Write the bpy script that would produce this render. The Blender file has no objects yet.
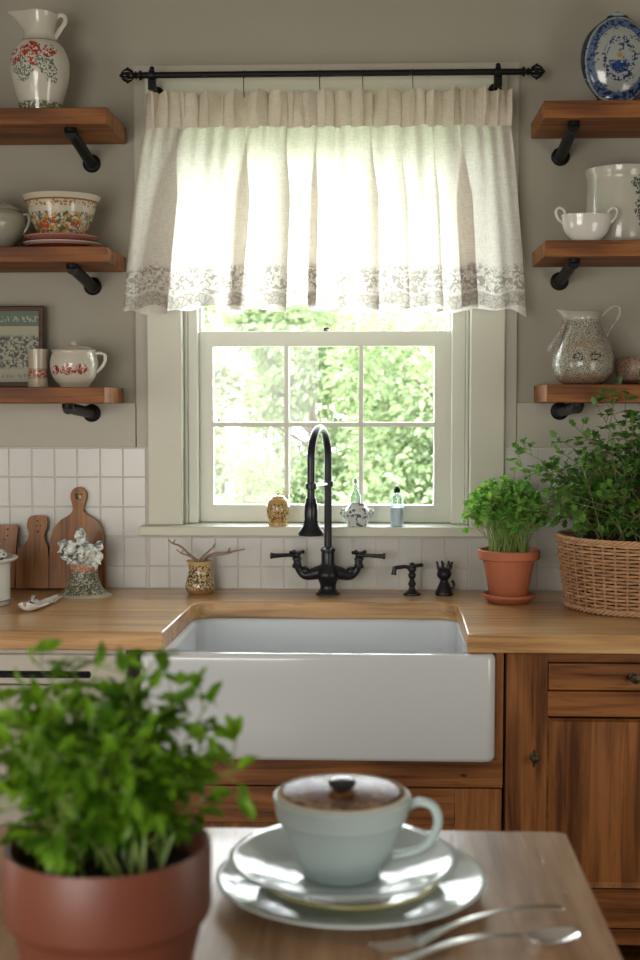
import bpy, math, random
from mathutils import Vector, Matrix, Euler, noise
from mathutils.geometry import tessellate_polygon
PI = math.pi
R = math.radians
sc = bpy.context.scene
COL = sc.collection

# ------------------------------------------------------------------ camera
F = 1300.0
CAM = Vector((0.116, -3.42, 1.404))
cd = bpy.data.cameras.new('camera')
cam = bpy.data.objects.new('camera', cd); COL.objects.link(cam)
cam.location = CAM
cam.rotation_euler = Euler((R(90) - math.atan(78 / F), 0, math.atan(50 / F)))
cd.sensor_fit = 'VERTICAL'; cd.sensor_height = 36.0; cd.lens = 36.0 * F / 960.0
cd.clip_start = 0.05; cd.clip_end = 300
cd.dof.use_dof = True; cd.dof.focus_distance = 3.2; cd.dof.aperture_fstop = 6.0
sc.camera = cam
RM = cam.rotation_euler.to_matrix()

def ray(px, py):
    return RM @ Vector(((px - 320) / F, (480 - py) / F, -1.0))
def P(px, py, y):                      # where the sight line of a photo point meets the plane y
    d = ray(px, py); t = (y - CAM.y) / d.y
    return CAM + d * t
def PZ(px, py, z):                     # where it meets the height z
    d = ray(px, py); t = (z - CAM.z) / d.z
    return CAM + d * t
def S(y):                              # metres per photo pixel at plane y
    return (y - CAM.y) / F

# ------------------------------------------------------------------ world, lights, exposure
w = bpy.data.worlds.new('sky'); sc.world = w; w.use_nodes = True
nt = w.node_tree; bg = nt.nodes['Background']
tc = nt.nodes.new('ShaderNodeTexCoord'); sp = nt.nodes.new('ShaderNodeSeparateXYZ')
rp = nt.nodes.new('ShaderNodeValToRGB')
nt.links.new(tc.outputs['Generated'], sp.inputs[0]); nt.links.new(sp.outputs['Z'], rp.inputs[0])
rp.color_ramp.elements[0].position = 0.0; rp.color_ramp.elements[0].color = (0.96, 0.98, 1.0, 1)
rp.color_ramp.elements[1].position = 0.9; rp.color_ramp.elements[1].color = (0.80, 0.90, 1.0, 1)
nt.links.new(rp.outputs[0], bg.inputs['Color'])
bg.inputs['Strength'].default_value = 15.0

def lamp(name, kind, loc, target, energy, color=(1, 1, 1), size=(1, 1)):
    ld = bpy.data.lights.new(name, kind); o = bpy.data.objects.new(name, ld); COL.objects.link(o)
    o.location = loc; d = Vector(target) - Vector(loc)
    o.rotation_euler = d.to_track_quat('-Z', 'Y').to_euler()
    ld.energy = energy; ld.color = color
    if kind == 'AREA':
        ld.shape = 'RECTANGLE'; ld.size = size[0]; ld.size_y = size[1]
    return o
sun = lamp('sun', 'SUN', (0, -5, 12), (2.0, 3, 0), 4.0, (1.0, 0.95, 0.86)); sun.data.angle = R(3)
# added fill lamps, no real source: one behind the viewer, one at each side
lamp('rear_fill_light', 'AREA', (-.9, -4.55, 1.3), (0.1, 0.0, .9), 50, (1.0, 0.955, 0.88), (1.4, 1.2))
lamp('left_fill_light', 'AREA', (-1.7, -1.75, 1.15), (0.3, -.35, .95), 12, (1.0, 0.94, 0.86), (1.0, .9))
lamp('right_fill_light', 'AREA', (1.7, -1.75, 1.15), (-0.3, -.35, .95), 12, (1.0, 0.95, 0.84), (1.0, .9))
portal = lamp('window_portal', 'AREA', (0, 0.17, 1.6), (0, -3, 1.6), 1, (1, 1, 1), (0.85, 1.2))
portal.data.cycles.is_portal = True
sc.view_settings.view_transform = 'Standard'; sc.view_settings.look = 'None'
sc.view_settings.exposure = 0.1; sc.view_settings.gamma = 1.0
sc.view_settings.use_curve_mapping = False

# ------------------------------------------------------------------ materials
class NT:
    def __init__(s, name):
        s.m = bpy.data.materials.new(name); s.m.use_nodes = True
        s.t = s.m.node_tree; s.b = s.t.nodes['Principled BSDF']; s.out = s.t.nodes['Material Output']
        s._o = None
    def n(s, typ, **kw):
        nd = s.t.nodes.new('ShaderNode' + typ)
        for k, v in kw.items():
            if k.startswith('_'): setattr(nd, k[1:], v)
        return nd
    def set(s, sock, v):
        if isinstance(v, bpy.types.NodeSocket): s.t.links.new(v, sock)
        elif isinstance(v, (tuple, list)) and len(v) == 3 and sock.type == 'RGBA': sock.default_value = (*v, 1)
        else: sock.default_value = v
    def obj(s):
        if not s._o: s._o = s.n('TexCoord').outputs['Object']
        return s._o
    def xyz(s):
        if not hasattr(s, '_x'):
            q = s.n('SeparateXYZ'); s.set(q.inputs[0], s.obj()); s._x = q.outputs
        return s._x
    def map(s, scale, vec=None, rot=(0, 0, 0)):
        q = s.n('Mapping'); s.set(q.inputs['Vector'], vec or s.obj())
        q.inputs['Scale'].default_value = scale; q.inputs['Rotation'].default_value = rot
        return q.outputs[0]
    def noise(s, vec, scale, detail=2, dist=0, rough=.5):
        q = s.n('TexNoise'); s.set(q.inputs['Vector'], vec); q.inputs['Scale'].default_value = scale
        q.inputs['Detail'].default_value = detail; q.inputs['Distortion'].default_value = dist
        q.inputs['Roughness'].default_value = rough
        return q.outputs['Fac']
    def voro(s, vec, scale, feat='F1', out='Distance', rnd=1.0):
        q = s.n('TexVoronoi', _feature=feat); s.set(q.inputs['Vector'], vec); q.inputs['Scale'].default_value = scale
        q.inputs['Randomness'].default_value = rnd
        return q.outputs[out]
    def m2(s, op, a, b=0.0, c=None):
        q = s.n('Math', _operation=op); s.set(q.inputs[0], a); s.set(q.inputs[1], b)
        if c is not None: s.set(q.inputs[2], c)
        return q.outputs[0]
    def ss(s, x, a, b):                 # smooth step, falls when a > b
        q = s.n('MapRange', _interpolation_type='SMOOTHSTEP'); s.set(q.inputs[0], x)
        if a < b: q.inputs[1].default_value = a; q.inputs[2].default_value = b; q.inputs[3].default_value = 0; q.inputs[4].default_value = 1
        else: q.inputs[1].default_value = b; q.inputs[2].default_value = a; q.inputs[3].default_value = 1; q.inputs[4].default_value = 0
        return q.outputs[0]
    def mix(s, f, a, b, mode='MIX'):
        q = s.n('Mix', _data_type='RGBA', _blend_type=mode); s.set(q.inputs[0], f); s.set(q.inputs[6], a); s.set(q.inputs[7], b)
        return q.outputs[2]
    def ramp(s, f, stops):
        q = s.n('ValToRGB'); s.set(q.inputs[0], f); e = q.color_ramp.elements
        while len(e) < len(stops): e.new(0.5)
        for i, (p, c) in enumerate(stops): e[i].position = p; e[i].color = (*c, 1)
        return q.outputs[0]
    def bump(s, h, strength=.3, dist=.002):
        q = s.n('Bump'); s.set(q.inputs['Height'], h); q.inputs['Strength'].default_value = strength
        q.inputs['Distance'].default_value = dist
        s.set(s.b.inputs['Normal'], q.outputs[0])
    def fin(s, col, rough=.5, metal=0.0, spec=.5, coat=0.0):
        s.set(s.b.inputs['Base Color'], col); s.set(s.b.inputs['Roughness'], rough)
        s.b.inputs['Metallic'].default_value = metal; s.b.inputs['Specular IOR Level'].default_value = spec
        s.b.inputs['Coat Weight'].default_value = coat; s.b.inputs['Coat Roughness'].default_value = .06
        return s.m

def hexc(r, g, b):                      # display colour to linear
    f = lambda c: (c / 255 / 12.92) if c / 255 <= .04045 else ((c / 255 + .055) / 1.055) ** 2.4
    return (f(r), f(g), f(b))

def wood(name, dark, mid, light, axis='X', scale=1.0, rough=.42, coat=.1, seed=0.0):
    t = NT(name)
    st = {'X': (.05, 1, 1), 'Y': (1, .05, 1), 'Z': (1, 1, .05)}[axis]
    st2 = {'X': (.18, 1, 1), 'Y': (1, .18, 1), 'Z': (1, 1, .18)}[axis]
    v = t.map(tuple(a * scale for a in st)); v2 = t.map(tuple(a * scale for a in st2))
    a = t.noise(v, 55, 5, .6, .6)
    wv = t.m2('MULTIPLY', t.noise(v2, 6.0 + seed, 2, .3), 26.0)
    rings = t.m2('ADD', t.m2('MULTIPLY', t.m2('SINE', wv), .5), .5)
    f = t.m2('ADD', t.m2('MULTIPLY', a, .82), t.m2('MULTIPLY', rings, .18))
    pores = t.ss(t.noise(v, 260, 3, 0), .58, .72)
    c = t.ramp(f, [(.30, dark), (.48, mid), (.68, light)])
    c = t.mix(t.m2('MULTIPLY', pores, .45), c, dark)
    t.bump(t.m2('SUBTRACT', f, t.m2('MULTIPLY', pores, .6)), .25, .0012)
    return t.fin(c, t.m2('ADD', t.m2('MULTIPLY', a, .2), rough - .1), 0, .4, coat)

def plain(name, col, rough=.5, metal=0, var=.06, nscale=30, bump=.0, spec=.5, coat=0):
    t = NT(name); n = t.noise(t.obj(), nscale, 3)
    c = t.mix(n, tuple(min(1, x * (1 - var)) for x in col), tuple(min(1, x * (1 + var)) for x in col))
    if bump: t.bump(t.noise(t.obj(), nscale * 4, 3), bump, .001)
    return t.fin(c, rough, metal, spec, coat)

def pottery(name, base, layers, rough=.18, speckle=None, coat=.3):
    """layers: dict(c, z=(z0,z1), tex=(kind, scale, lo, hi), blobs=[(x,z,r)], f=strength) in local metres"""
    t = NT(name); x = t.xyz(); c = t.mix(t.noise(t.obj(), 25, 2), base, tuple(v * .93 for v in base))
    if speckle:
        col, sc_, th = speckle
        c = t.mix(t.ss(t.noise(t.obj(), sc_, 2), th, th + .05), c, col)
    for L in layers:
        m = None
        def mul(q):
            nonlocal m
            m = q if m is None else t.m2('MULTIPLY', m, q)
        if 'z' in L:
            z0, z1 = L['z']; e = L.get('e', .0008)
            mul(t.ss(x[2], z0 - e, z0 + e)); mul(t.ss(x[2], z1 + e, z1 - e))
        if 'blobs' in L:
            bm_ = None
            nz = t.m2('MULTIPLY', t.m2('SUBTRACT', t.noise(t.obj(), L.get('bn', 130), 2), .5), L.get('ba', .012))
            for bx, bz, br in L['blobs']:
                d = t.m2('SQRT', t.m2('ADD', t.m2('POWER', t.m2('ABSOLUTE', t.m2('SUBTRACT', x[0], bx)), 2.0), t.m2('POWER', t.m2('ABSOLUTE', t.m2('SUBTRACT', x[2], bz)), 2.0)))
                q = t.ss(t.m2('ADD', d, nz), br + .0015, br - .0015)
                bm_ = q if bm_ is None else t.m2('MAXIMUM', bm_, q)
            mul(bm_)
            if L.get('front', True): mul(t.ss(x[1], .004, -.004))
        if 'tex' in L:
            k, s_, lo, hi = L['tex']
            q = t.noise(t.obj(), s_, 2, .4) if k == 'n' else (t.voro(t.obj(), s_) if k == 'v' else t.voro(t.obj(), s_, 'DISTANCE_TO_EDGE'))
            mul(t.ss(q, lo, hi))
        if 'f' in L: mul(L['f'])
        c = t.mix(m, c, L['c'])
    return t.fin(c, rough, 0, .5, coat)

# ------------------------------------------------------------------ meshes
class MB:
    def __init__(s): s.v = []; s.f = []
    def add(s, vs, fs):
        o = len(s.v); s.v += [Vector(p) for p in vs]; s.f += [tuple(i + o for i in f) for f in fs]; return o
    def box(s, x0, x1, y0, y1, z0, z1):
        s.add([(x0, y0, z0), (x1, y0, z0), (x1, y1, z0), (x0, y1, z0), (x0, y0, z1), (x1, y0, z1), (x1, y1, z1), (x0, y1, z1)],
              [(0, 3, 2, 1), (4, 5, 6, 7), (0, 1, 5, 4), (1, 2, 6, 5), (2, 3, 7, 6), (3, 0, 4, 7)]); return s
    def lathe(s, prof, seg=48, c=(0, 0, 0), sx=1, sy=1, fn=None, axis='Z'):
        vs = []; fs = []; n = len(prof)
        for r, z in prof:
            for k in range(seg):
                a = 2 * PI * k / seg; p = Vector((r * math.cos(a) * sx, r * math.sin(a) * sy, z))
                if fn: p = Vector(fn(p, a))
                if axis == 'X': p = Vector((p.z, p.x, p.y))
                if axis == 'Y': p = Vector((p.x, -p.z, p.y))
                vs.append(p + Vector(c))
        for i in range(n - 1):
            for k in range(seg):
                a = i * seg + k; b = i * seg + (k + 1) % seg
                fs.append((a, b, b + seg, a + seg))
        if prof[0][0] > 1e-6: fs.append(tuple(range(seg - 1, -1, -1)))
        if prof[-1][0] > 1e-6: fs.append(tuple((n - 1) * seg + k for k in range(seg)))
        s.add(vs, fs); return s
    def tube(s, pts, rad, seg=10, cap=True, closed=False, flat=1.0):
        pts = [Vector(p) for p in pts]; n = len(pts)
        if not isinstance(rad, (list, tuple)): rad = [rad] * n
        def tan(i):
            a = pts[(i - 1) % n if closed else max(i - 1, 0)]; b = pts[(i + 1) % n if closed else min(i + 1, n - 1)]
            d = b - a
            return d.normalized() if d.length > 1e-9 else Vector((0, 0, 1))
        t0 = tan(0); up = Vector((0, 0, 1)) if abs(t0.z) < .9 else Vector((1, 0, 0))
        nrm = t0.cross(up).normalized(); vs = []; fs = []
        for i in range(n):
            t = tan(i); nrm = (nrm - t * nrm.dot(t))
            nrm = nrm.normalized() if nrm.length > 1e-6 else t.orthogonal().normalized()
            bn = t.cross(nrm)
            for k in range(seg):
                a = 2 * PI * k / seg
                vs.append(pts[i] + (nrm * math.cos(a) + bn * math.sin(a) * flat) * rad[i])
        m = n if closed else n - 1
        for i in range(m):
            j = (i + 1) % n
            for k in range(seg):
                k2 = (k + 1) % seg
                fs.append((i * seg + k, i * seg + k2, j * seg + k2, j * seg + k))
        if cap and not closed:
            fs.append(tuple(range(seg - 1, -1, -1))); fs.append(tuple((n - 1) * seg + k for k in range(seg)))
        s.add(vs, fs); return s
    def ball(s, c, r, seg=16, sz=1.0):
        n = seg // 2
        return s.lathe([(max(0, r * math.sin(PI * i / n)), -r * sz * math.cos(PI * i / n)) for i in range(n + 1)], seg, c)
    def prism(s, outer, holes, d0, d1, plane='XZ'):
        """outline in a plane, extruded from d0 to d1 along the third axis"""
        loops = [outer] + list(holes)
        tri = tessellate_polygon([[Vector((a, b, 0)) for a, b in l] for l in loops])
        flat = [q for l in loops for q in l]; n = len(flat)
        def mk(q, d):
            return {'XZ': (q[0], d, q[1]), 'XY': (q[0], q[1], d), 'YZ': (d, q[0], q[1])}[plane]
        vs = [mk(q, d0) for q in flat] + [mk(q, d1) for q in flat]
        fs = [tuple(t) for t in tri] + [tuple(i + n for i in reversed(t)) for t in tri]
        o = 0
        for l in loops:
            m = len(l)
            for i in range(m):
                a = o + i; b = o + (i + 1) % m; fs.append((a, b, b + n, a + n))
            o += m
        s.add(vs, fs); return s
    def grid(s, fn, nu, nv):
        vs = [fn(i / nu, j / nv) for j in range(nv + 1) for i in range(nu + 1)]
        fs = [(j * (nu + 1) + i, j * (nu + 1) + i + 1, (j + 1) * (nu + 1) + i + 1, (j + 1) * (nu + 1) + i) for j in range(nv) for i in range(nu)]
        s.add(vs, fs); return s
    def leaf(s, p, d, up, L, W, fold=.25, lobes=False):
        d = d.normalized(); sd = d.cross(up)
        sd = sd.normalized() if sd.length > 1e-5 else d.orthogonal().normalized()
        nn = sd.cross(d)
        if lobes:
            q = [(0, 0), (.28, .5), (.42, .3), (.68, .52), (.78, .24), (1, 0)]
            pts = [p + d * L * a + sd * W * b + nn * W * fold * b for a, b in q] + [p + d * L * a - sd * W * b + nn * W * fold * b for a, b in q[1:-1]]
            c = [p + d * L * .45 + nn * (-.02 * W)]
            s.add(pts + c, [(0, 1, 10), (1, 2, 10), (2, 3, 10), (3, 4, 10), (4, 5, 10), (5, 9, 10), (9, 8, 10), (8, 7, 10), (7, 6, 10), (6, 0, 10)])
        else:
            s.add([p, p + d * L * .3 + sd * W * .42 + nn * W * fold * .8, p + d * L * .68 + sd * W * .36 + nn * W * fold * .6, p + d * L - nn * W * .25,
                   p + d * L * .68 - sd * W * .36 + nn * W * fold * .6, p + d * L * .3 - sd * W * .42 + nn * W * fold * .8, p + d * L * .5],
                  [(0, 1, 6), (1, 2, 6), (2, 3, 6), (3, 4, 6), (4, 5, 6), (5, 0, 6)])
    def warp(s, fn): s.v = [Vector(fn(p)) for p in s.v]; return s
    def build(s, name, mat, parent=None, loc=None, smooth=True, angle=38, bevel=0, bseg=2, rot=None, normals=True):
        me = bpy.data.meshes.new(name); me.from_pydata([tuple(p) for p in s.v], [], s.f); me.update()
        if normals:
            import bmesh
            b = bmesh.new(); b.from_mesh(me); bmesh.ops.recalc_face_normals(b, faces=b.faces); b.to_mesh(me); b.free()
        if smooth:
            me.shade_smooth(); me.set_sharp_from_angle(angle=R(angle))
        me.materials.append(mat)
        o = bpy.data.objects.new(name, me); COL.objects.link(o)
        if parent: o.parent = parent
        if loc is not None: o.location = loc
        if rot is not None: o.rotation_euler = rot
        if bevel:
            md = o.modifiers.new('bevel', 'BEVEL'); md.width = bevel; md.segments = bseg; md.limit_method = 'ANGLE'; md.angle_limit = R(40)
        return o

def tag(o, label, cat, group=None, kind=None):
    if label: o['label'] = label
    if cat: o['category'] = cat
    if group: o['group'] = group
    if kind: o['kind'] = kind
    return o
def thing(name, label, cat, loc, rot=None, group=None):
    o = bpy.data.objects.new(name, None); COL.objects.link(o); o.location = loc; o.empty_display_size = .05
    if rot is not None: o.rotation_euler = rot
    return tag(o, label, cat, group)
def struct(o): o['kind'] = 'structure'; return o
def arc(c, r, a0, a1, n, f): return [f(c, r, a0 + (a1 - a0) * i / n) for i in range(n + 1)]
def bez(p0, p1, p2, n=8, p3=None):
    p0, p1, p2 = Vector(p0), Vector(p1), Vector(p2); out = []
    for i in range(n + 1):
        t = i / n
        if p3 is None: out.append(p0 * (1 - t) ** 2 + p1 * 2 * t * (1 - t) + p2 * t * t)
        else: out.append(p0 * (1 - t) ** 3 + p1 * 3 * t * (1 - t) ** 2 + p2 * 3 * t * t * (1 - t) + Vector(p3) * t ** 3)
    return out
def spline(pts, k=6):                    # Catmull-Rom through the points
    pts = [Vector(p) for p in pts]; out = []
    for i in range(len(pts) - 1):
        a = pts[max(i - 1, 0)]; b = pts[i]; c = pts[i + 1]; d = pts[min(i + 2, len(pts) - 1)]
        for j in range(k):
            t = j / k
            out.append(.5 * ((2 * b) + (c - a) * t + (2 * a - 5 * b + 4 * c - d) * t * t + (3 * b - a - 3 * c + d) * t ** 3))
    out.append(pts[-1]); return out
def smoothprof(pts, k=4):
    return [(max(0, p.x), p.y) for p in spline([(a, b, 0) for a, b in pts], k)]

# ------------------------------------------------------------------ palette
M_wall = plain('painted_plaster', (.36, .337, .275), .75, var=.04, nscale=3, bump=.08)
M_trim = plain('trim_paint', (.60, .60, .50), .42, var=.03, nscale=8, spec=.45)
M_board = plain('board_paint', (.45, .43, .36), .5, var=.03, nscale=6)
M_sash = plain('sash_paint', (.64, .645, .56), .38, var=.03, nscale=9)
M_ceil = plain('ceiling_paint', (.55, .52, .46), .8)
M_tile = plain('glazed_tile', (.57, .565, .54), .26, var=.04, nscale=6, coat=.0)
M_grout = plain('grout', (.62, .60, .54), .85, var=.1, nscale=80)
M_floor = wood('floor_boards', (.05, .025, .012), (.10, .052, .026), (.15, .08, .04), 'Y', 1, .4)
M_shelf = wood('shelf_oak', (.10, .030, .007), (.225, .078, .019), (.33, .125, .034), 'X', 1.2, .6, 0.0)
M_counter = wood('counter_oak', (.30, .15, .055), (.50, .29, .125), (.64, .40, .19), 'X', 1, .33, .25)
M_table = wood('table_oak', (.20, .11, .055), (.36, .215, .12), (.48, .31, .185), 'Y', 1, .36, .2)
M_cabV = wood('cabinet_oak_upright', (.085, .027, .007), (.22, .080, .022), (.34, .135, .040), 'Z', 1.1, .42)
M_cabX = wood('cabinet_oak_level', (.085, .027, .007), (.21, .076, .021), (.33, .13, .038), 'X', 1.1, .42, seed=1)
M_board_wood = wood('cutting_board_wood', (.13, .048, .014), (.27, .115, .038), (.37, .175, .062), 'Z', 1.6, .5)
M_black = plain('black_iron', (.005, .005, .0055), .45, .0, var=.3, nscale=120, bump=.25, spec=.22)
M_faucet = plain('matte_black_metal', (.011, .013, .017), .3, .1, var=.2, nscale=150, bump=.1, spec=.45)
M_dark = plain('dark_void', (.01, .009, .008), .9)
M_porc = plain('white_fireclay', (.65, .68, .71), .12, var=.01, nscale=5, coat=.3)
M_cream = plain('cream_enamel', (.56, .52, .45), .3, var=.02, nscale=5, coat=.2)
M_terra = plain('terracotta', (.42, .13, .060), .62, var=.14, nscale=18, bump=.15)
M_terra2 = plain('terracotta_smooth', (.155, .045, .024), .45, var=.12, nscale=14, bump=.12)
M_soil = plain('potting_soil', (.018, .011, .007), .95, var=.5, nscale=150, bump=.8)
M_steel = plain('polished_steel', (.85, .86, .88), .22, 1.0, var=.03)
M_white = plain('white_glaze', (.70, .69, .64), .14, var=.03, nscale=12, coat=.4)
M_plate = plain('pale_blue_glaze', (.58, .65, .67), .07, var=.02, nscale=12, spec=.3)
M_cup = plain('duck_egg_glaze', (.50, .61, .62), .2, var=.02, nscale=12, spec=.4)
M_bronze = plain('aged_bronze', (.07, .05, .035), .4, .8, var=.3, nscale=90)

def leafmat(name, c1, c2, tr=.35, rough=.4):
    t = NT(name); n = t.noise(t.obj(), 28, 2)
    c = t.mix(t.ss(n, .35, .65), c1, c2)
    t.fin(c, rough, 0, .35)
    tl = t.n('BsdfTranslucent'); t.set(tl.inputs[0], t.mix(.4, c, (c2[0] * 1.6, c2[1] * 1.4, c2[2] * .6)))
    mx = t.n('MixShader'); mx.inputs[0].default_value = tr
    t.t.links.new(t.b.outputs[0], mx.inputs[1]); t.t.links.new(tl.outputs[0], mx.inputs[2])
    t.t.links.new(mx.outputs[0], t.out.inputs[0]); return t.m
M_leafF = leafmat('foreground_leaf', (.030, .11, .008), (.22, .44, .03), .5, .3)
M_leafH = leafmat('herb_leaf', (.10, .32, .05), (.32, .58, .14))
M_leafB = leafmat('basket_leaf', (.035, .12, .02), (.14, .30, .055), .25)
M_stemL = leafmat('pale_stem', (.18, .30, .06), (.32, .42, .12), .15)
M_stemD = leafmat('woody_stem', (.13, .12, .05), (.22, .24, .09), .05)
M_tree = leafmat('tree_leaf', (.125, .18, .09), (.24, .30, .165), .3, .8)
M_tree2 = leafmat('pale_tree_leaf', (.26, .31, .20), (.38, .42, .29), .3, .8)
M_bark = plain('bark', (.10, .07, .05), .9, var=.3, nscale=20)
M_grass = plain('lawn', (.20, .23, .13), .9, var=.25, nscale=4)

def linen(name, c, tr, lace=None, grid=900):
    t = NT(name); x = t.xyz()
    wv = t.noise(t.map((1, 1, .08)), 700, 2)
    wh = t.noise(t.map((.08, .08, 1)), 700, 2)
    wea = t.m2('ADD', t.m2('MULTIPLY', wv, .5), t.m2('MULTIPLY', wh, .5))
    f = t.ss(wea, .40, .60)
    col = t.mix(f, tuple(v * .88 for v in c), c)
    trc = t.mix(f, tuple(v * .86 for v in c), tuple(min(1, v * 1.04) for v in c))
    if lace:
        z0, z1 = lace                      # bottom, top of the border in local z
        uvn = t.map((1, .3, 1))
        wav = t.m2('MULTIPLY', t.m2('SINE', t.m2('MULTIPLY', x[0], 62.0)), .006)
        zz = t.m2('ADD', x[2], wav)
        ed = t.voro(uvn, 60, 'DISTANCE_TO_EDGE'); dt = t.voro(uvn, 130)
        mot = t.m2('MULTIPLY', t.ss(t.noise(uvn, 75, 2, 1.2), .50, .56), 1.0)
        net = t.m2('MAXIMUM', t.ss(ed, .07, .03), t.m2('MULTIPLY', t.ss(dt, .38, .30), .6))
        H = z1 - z0
        up = t.m2('MULTIPLY', t.ss(zz, z0 + H * .34, z0 + H * .40), t.ss(zz, z0 + H * .98, z0 + H * .80))
        low = t.m2('MULTIPLY', t.ss(zz, z0 + H * .36, z0 + H * .30), t.ss(zz, z0 + H * .02, z0 + H * .06))
        wide = t.ss(zz, z0 + H * 1.0, z0 + H * .9)
        m = t.m2('MAXIMUM', t.m2('MULTIPLY', up, t.m2('MAXIMUM', t.m2('MULTIPLY', mot, .75), t.m2('MULTIPLY', net, .35))), t.m2('MULTIPLY', low, t.m2('ADD', t.m2('MULTIPLY', net, .4), .4)))
        dk = (.42, .37, .30)
        col = t.mix(m, col, dk); trc = t.mix(m, trc, (.22, .19, .15))
    t.bump(wea, .25, .0006)
    t.fin(col, .85, 0, .1)
    tl = t.n('BsdfTranslucent'); t.set(tl.inputs[0], trc)
    mx = t.n('MixShader'); mx.inputs[0].default_value = tr
    t.t.links.new(t.b.outputs[0], mx.inputs[1]); t.t.links.new(tl.outputs[0], mx.inputs[2])
    t.t.links.new(mx.outputs[0], t.out.inputs[0]); return t.m

def glassmat(name, tint=(1, 1, 1), gl=.06, rough=.02):
    t = NT(name); tr = t.n('BsdfTransparent'); t.set(tr.inputs[0], tint)
    g = t.n('BsdfGlossy'); g.inputs['Roughness'].default_value = rough
    lw = t.n('LayerWeight'); lw.inputs[0].default_value = .35
    mx = t.n('MixShader'); t.set(mx.inputs[0], t.m2('ADD', t.m2('MULTIPLY', lw.outputs['Fresnel'], .5), gl))
    t.t.links.new(tr.outputs[0], mx.inputs[1]); t.t.links.new(g.outputs[0], mx.inputs[2])
    t.t.links.new(mx.outputs[0], t.out.inputs[0]); return t.m
M_glass = glassmat('window_glass', (.97, .98, .97), .0)
M_bottle = glassmat('bottle_glass', (.86, .93, .96), .12)

# ------------------------------------------------------------------ the room
XL, XR, YB, ZC = -1.75, 1.75, -4.7, 2.56
CT = .91                                 # worktop height
# window opening seen past the casing
cl = P(182, 420, -.022).x; cr = P(470, 420, -.022).x; co_l = P(147, 420, -.022).x; co_r = P(505, 420, -.022).x
zst = P(320, 527, -.055).z               # top of the inner sill
ztop = P(320, 128, 0).z                  # head of the opening
def rect(a, b, c, d): return [(a, c), (b, c), (b, d), (a, d)]
struct(MB().prism(rect(XL, XR, 0, ZC), [rect(cl, cr, zst - .02, ztop)], 0, .2).build('wall_back', M_wall))
struct(MB().box(XL - .1, XL, YB, .2, 0, ZC).build('wall_left', M_wall))
struct(MB().box(XR, XR + .1, YB, .2, 0, ZC).build('wall_right', M_wall))
struct(MB().box(XL - .1, XR + .1, YB - .1, YB, 0, ZC).build('wall_front', M_wall))
struct(MB().box(XL - .1, XR + .1, YB - .1, .25, ZC, ZC + .1).build('ceiling', M_ceil))
struct(MB().box(XL - .1, XR + .1, YB - .1, .2, -.05, 0).build('floor', M_floor))

# wide backing boards around the casing, then the low painted board band
zb1 = P(60, 403, 0).z; zb0 = P(60, 447, 0).z; bl = P(137, 400, 0).x; br = P(516, 400, 0).x; zbt = P(320, 65, 0).z
struct(MB().box(bl, cl, -.009, 0, zb0, zbt).box(cr, br, -.009, 0, zb0, zbt).box(cl, cr, -.009, 0, ztop, zbt).build('trim_1', M_board))
struct(MB().box(XL, bl - .002, -.012, 0, zb0, zb1).build('trim_2', M_board, bevel=.002))
struct(MB().box(br + .002, XR, -.012, 0, zb0, zb1).build('trim_3', M_board, bevel=.002))
# casing
struct(MB().box(co_l, cl, -.022, -.009, zst, ztop + .03).build('trim_4', M_trim, bevel=.004))
struct(MB().box(cr, co_r, -.022, -.009, zst, ztop + .03).build('trim_5', M_trim, bevel=.004))
struct(MB().box(co_l, co_r, -.024, -.009, ztop + .03, zbt - .02).build('trim_6', M_trim, bevel=.004))

# tiles: one mesh of bevelled tiles on a grout bed
struct(MB().box(XL, co_l, -.0098, 0, CT - .05, zb0).box(co_r, XR, -.0098, 0, CT - .05, zb0).box(co_l, co_r, -.0098, 0, CT - .05, zst - .026).build('trim_7', M_grout))
rng = random.Random(4)
tw, thh = 23.1 * S(0), (zb0 - CT) / 4.75
tm = MB(); x0 = P(147, 520, 0).x
def tiles(xa, xb, za, zb):
    k0 = math.floor((xa - x0) / tw); 
    for i in range(k0, math.ceil((xb - x0) / tw) + 1):
        for j in range(0, 7):
            z1 = zb0 - j * thh; z0 = z1 - thh
            a = max(x0 + i * tw, xa); b = min(x0 + (i + 1) * tw, xb); c = max(z0, za); d = min(z1, zb)
            if b - a < .006 or d - c < .006: continue
            g = .0007; e = .0016
            o = [rng.uniform(-.00025, .00025) for _ in range(4)]; y = -.0115
            tm.add([(a + g, -.006, c + g), (b - g, -.006, c + g), (b - g, -.006, d - g), (a + g, -.006, d - g),
                    (a + g, -.0095, c + g), (b - g, -.0095, c + g), (b - g, -.0095, d - g), (a + g, -.0095, d - g),
                    (a + g + e, y + o[0], c + g + e), (b - g - e, y + o[1], c + g + e), (b - g - e, y + o[2], d - g - e), (a + g + e, y + o[3], d - g - e)],
                   [(0, 1, 5, 4), (1, 2, 6, 5), (2, 3, 7, 6), (3, 0, 4, 7), (4, 5, 9, 8), (5, 6, 10, 9), (6, 7, 11, 10), (7, 4, 8, 11), (8, 9, 10, 11)])
tiles(XL, co_l, CT, zb0 - .002); tiles(co_r, XR, CT, zb0 - .002); tiles(co_l, co_r, CT, zst - .026)
struct(tm.build('trim_8', M_tile, smooth=False))
# inner sill
sl = P(139, 527, -.055).x; sr = P(513, 527, -.055).x
struct(MB().box(sl, sr, -.055, -.0125, zst - .025, zst).box(cl + .001, cr - .001, -.0125, .19, zst - .025, zst).build('trim_9', M_trim, bevel=.003))

# window: jambs, two sashes
win = bpy.data.objects.new('window_1', None); COL.objects.link(win); win.location = (0, .08, zst); struct(win)
def wl(m): return m.warp(lambda p: p - win.location)
fl = P(189, 420, .05).x; fr = P(465, 420, .05).x
wl(MB().box(cl + .0005, fl, .02, .19, zst + .0005, ztop - .0005).box(fr, cr - .0005, .02, .19, zst + .0005, ztop - .0005).box(fl, fr, .02, .19, ztop - .02, ztop - .0005)).build('window_frame', M_sash, win, bevel=.002)
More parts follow.
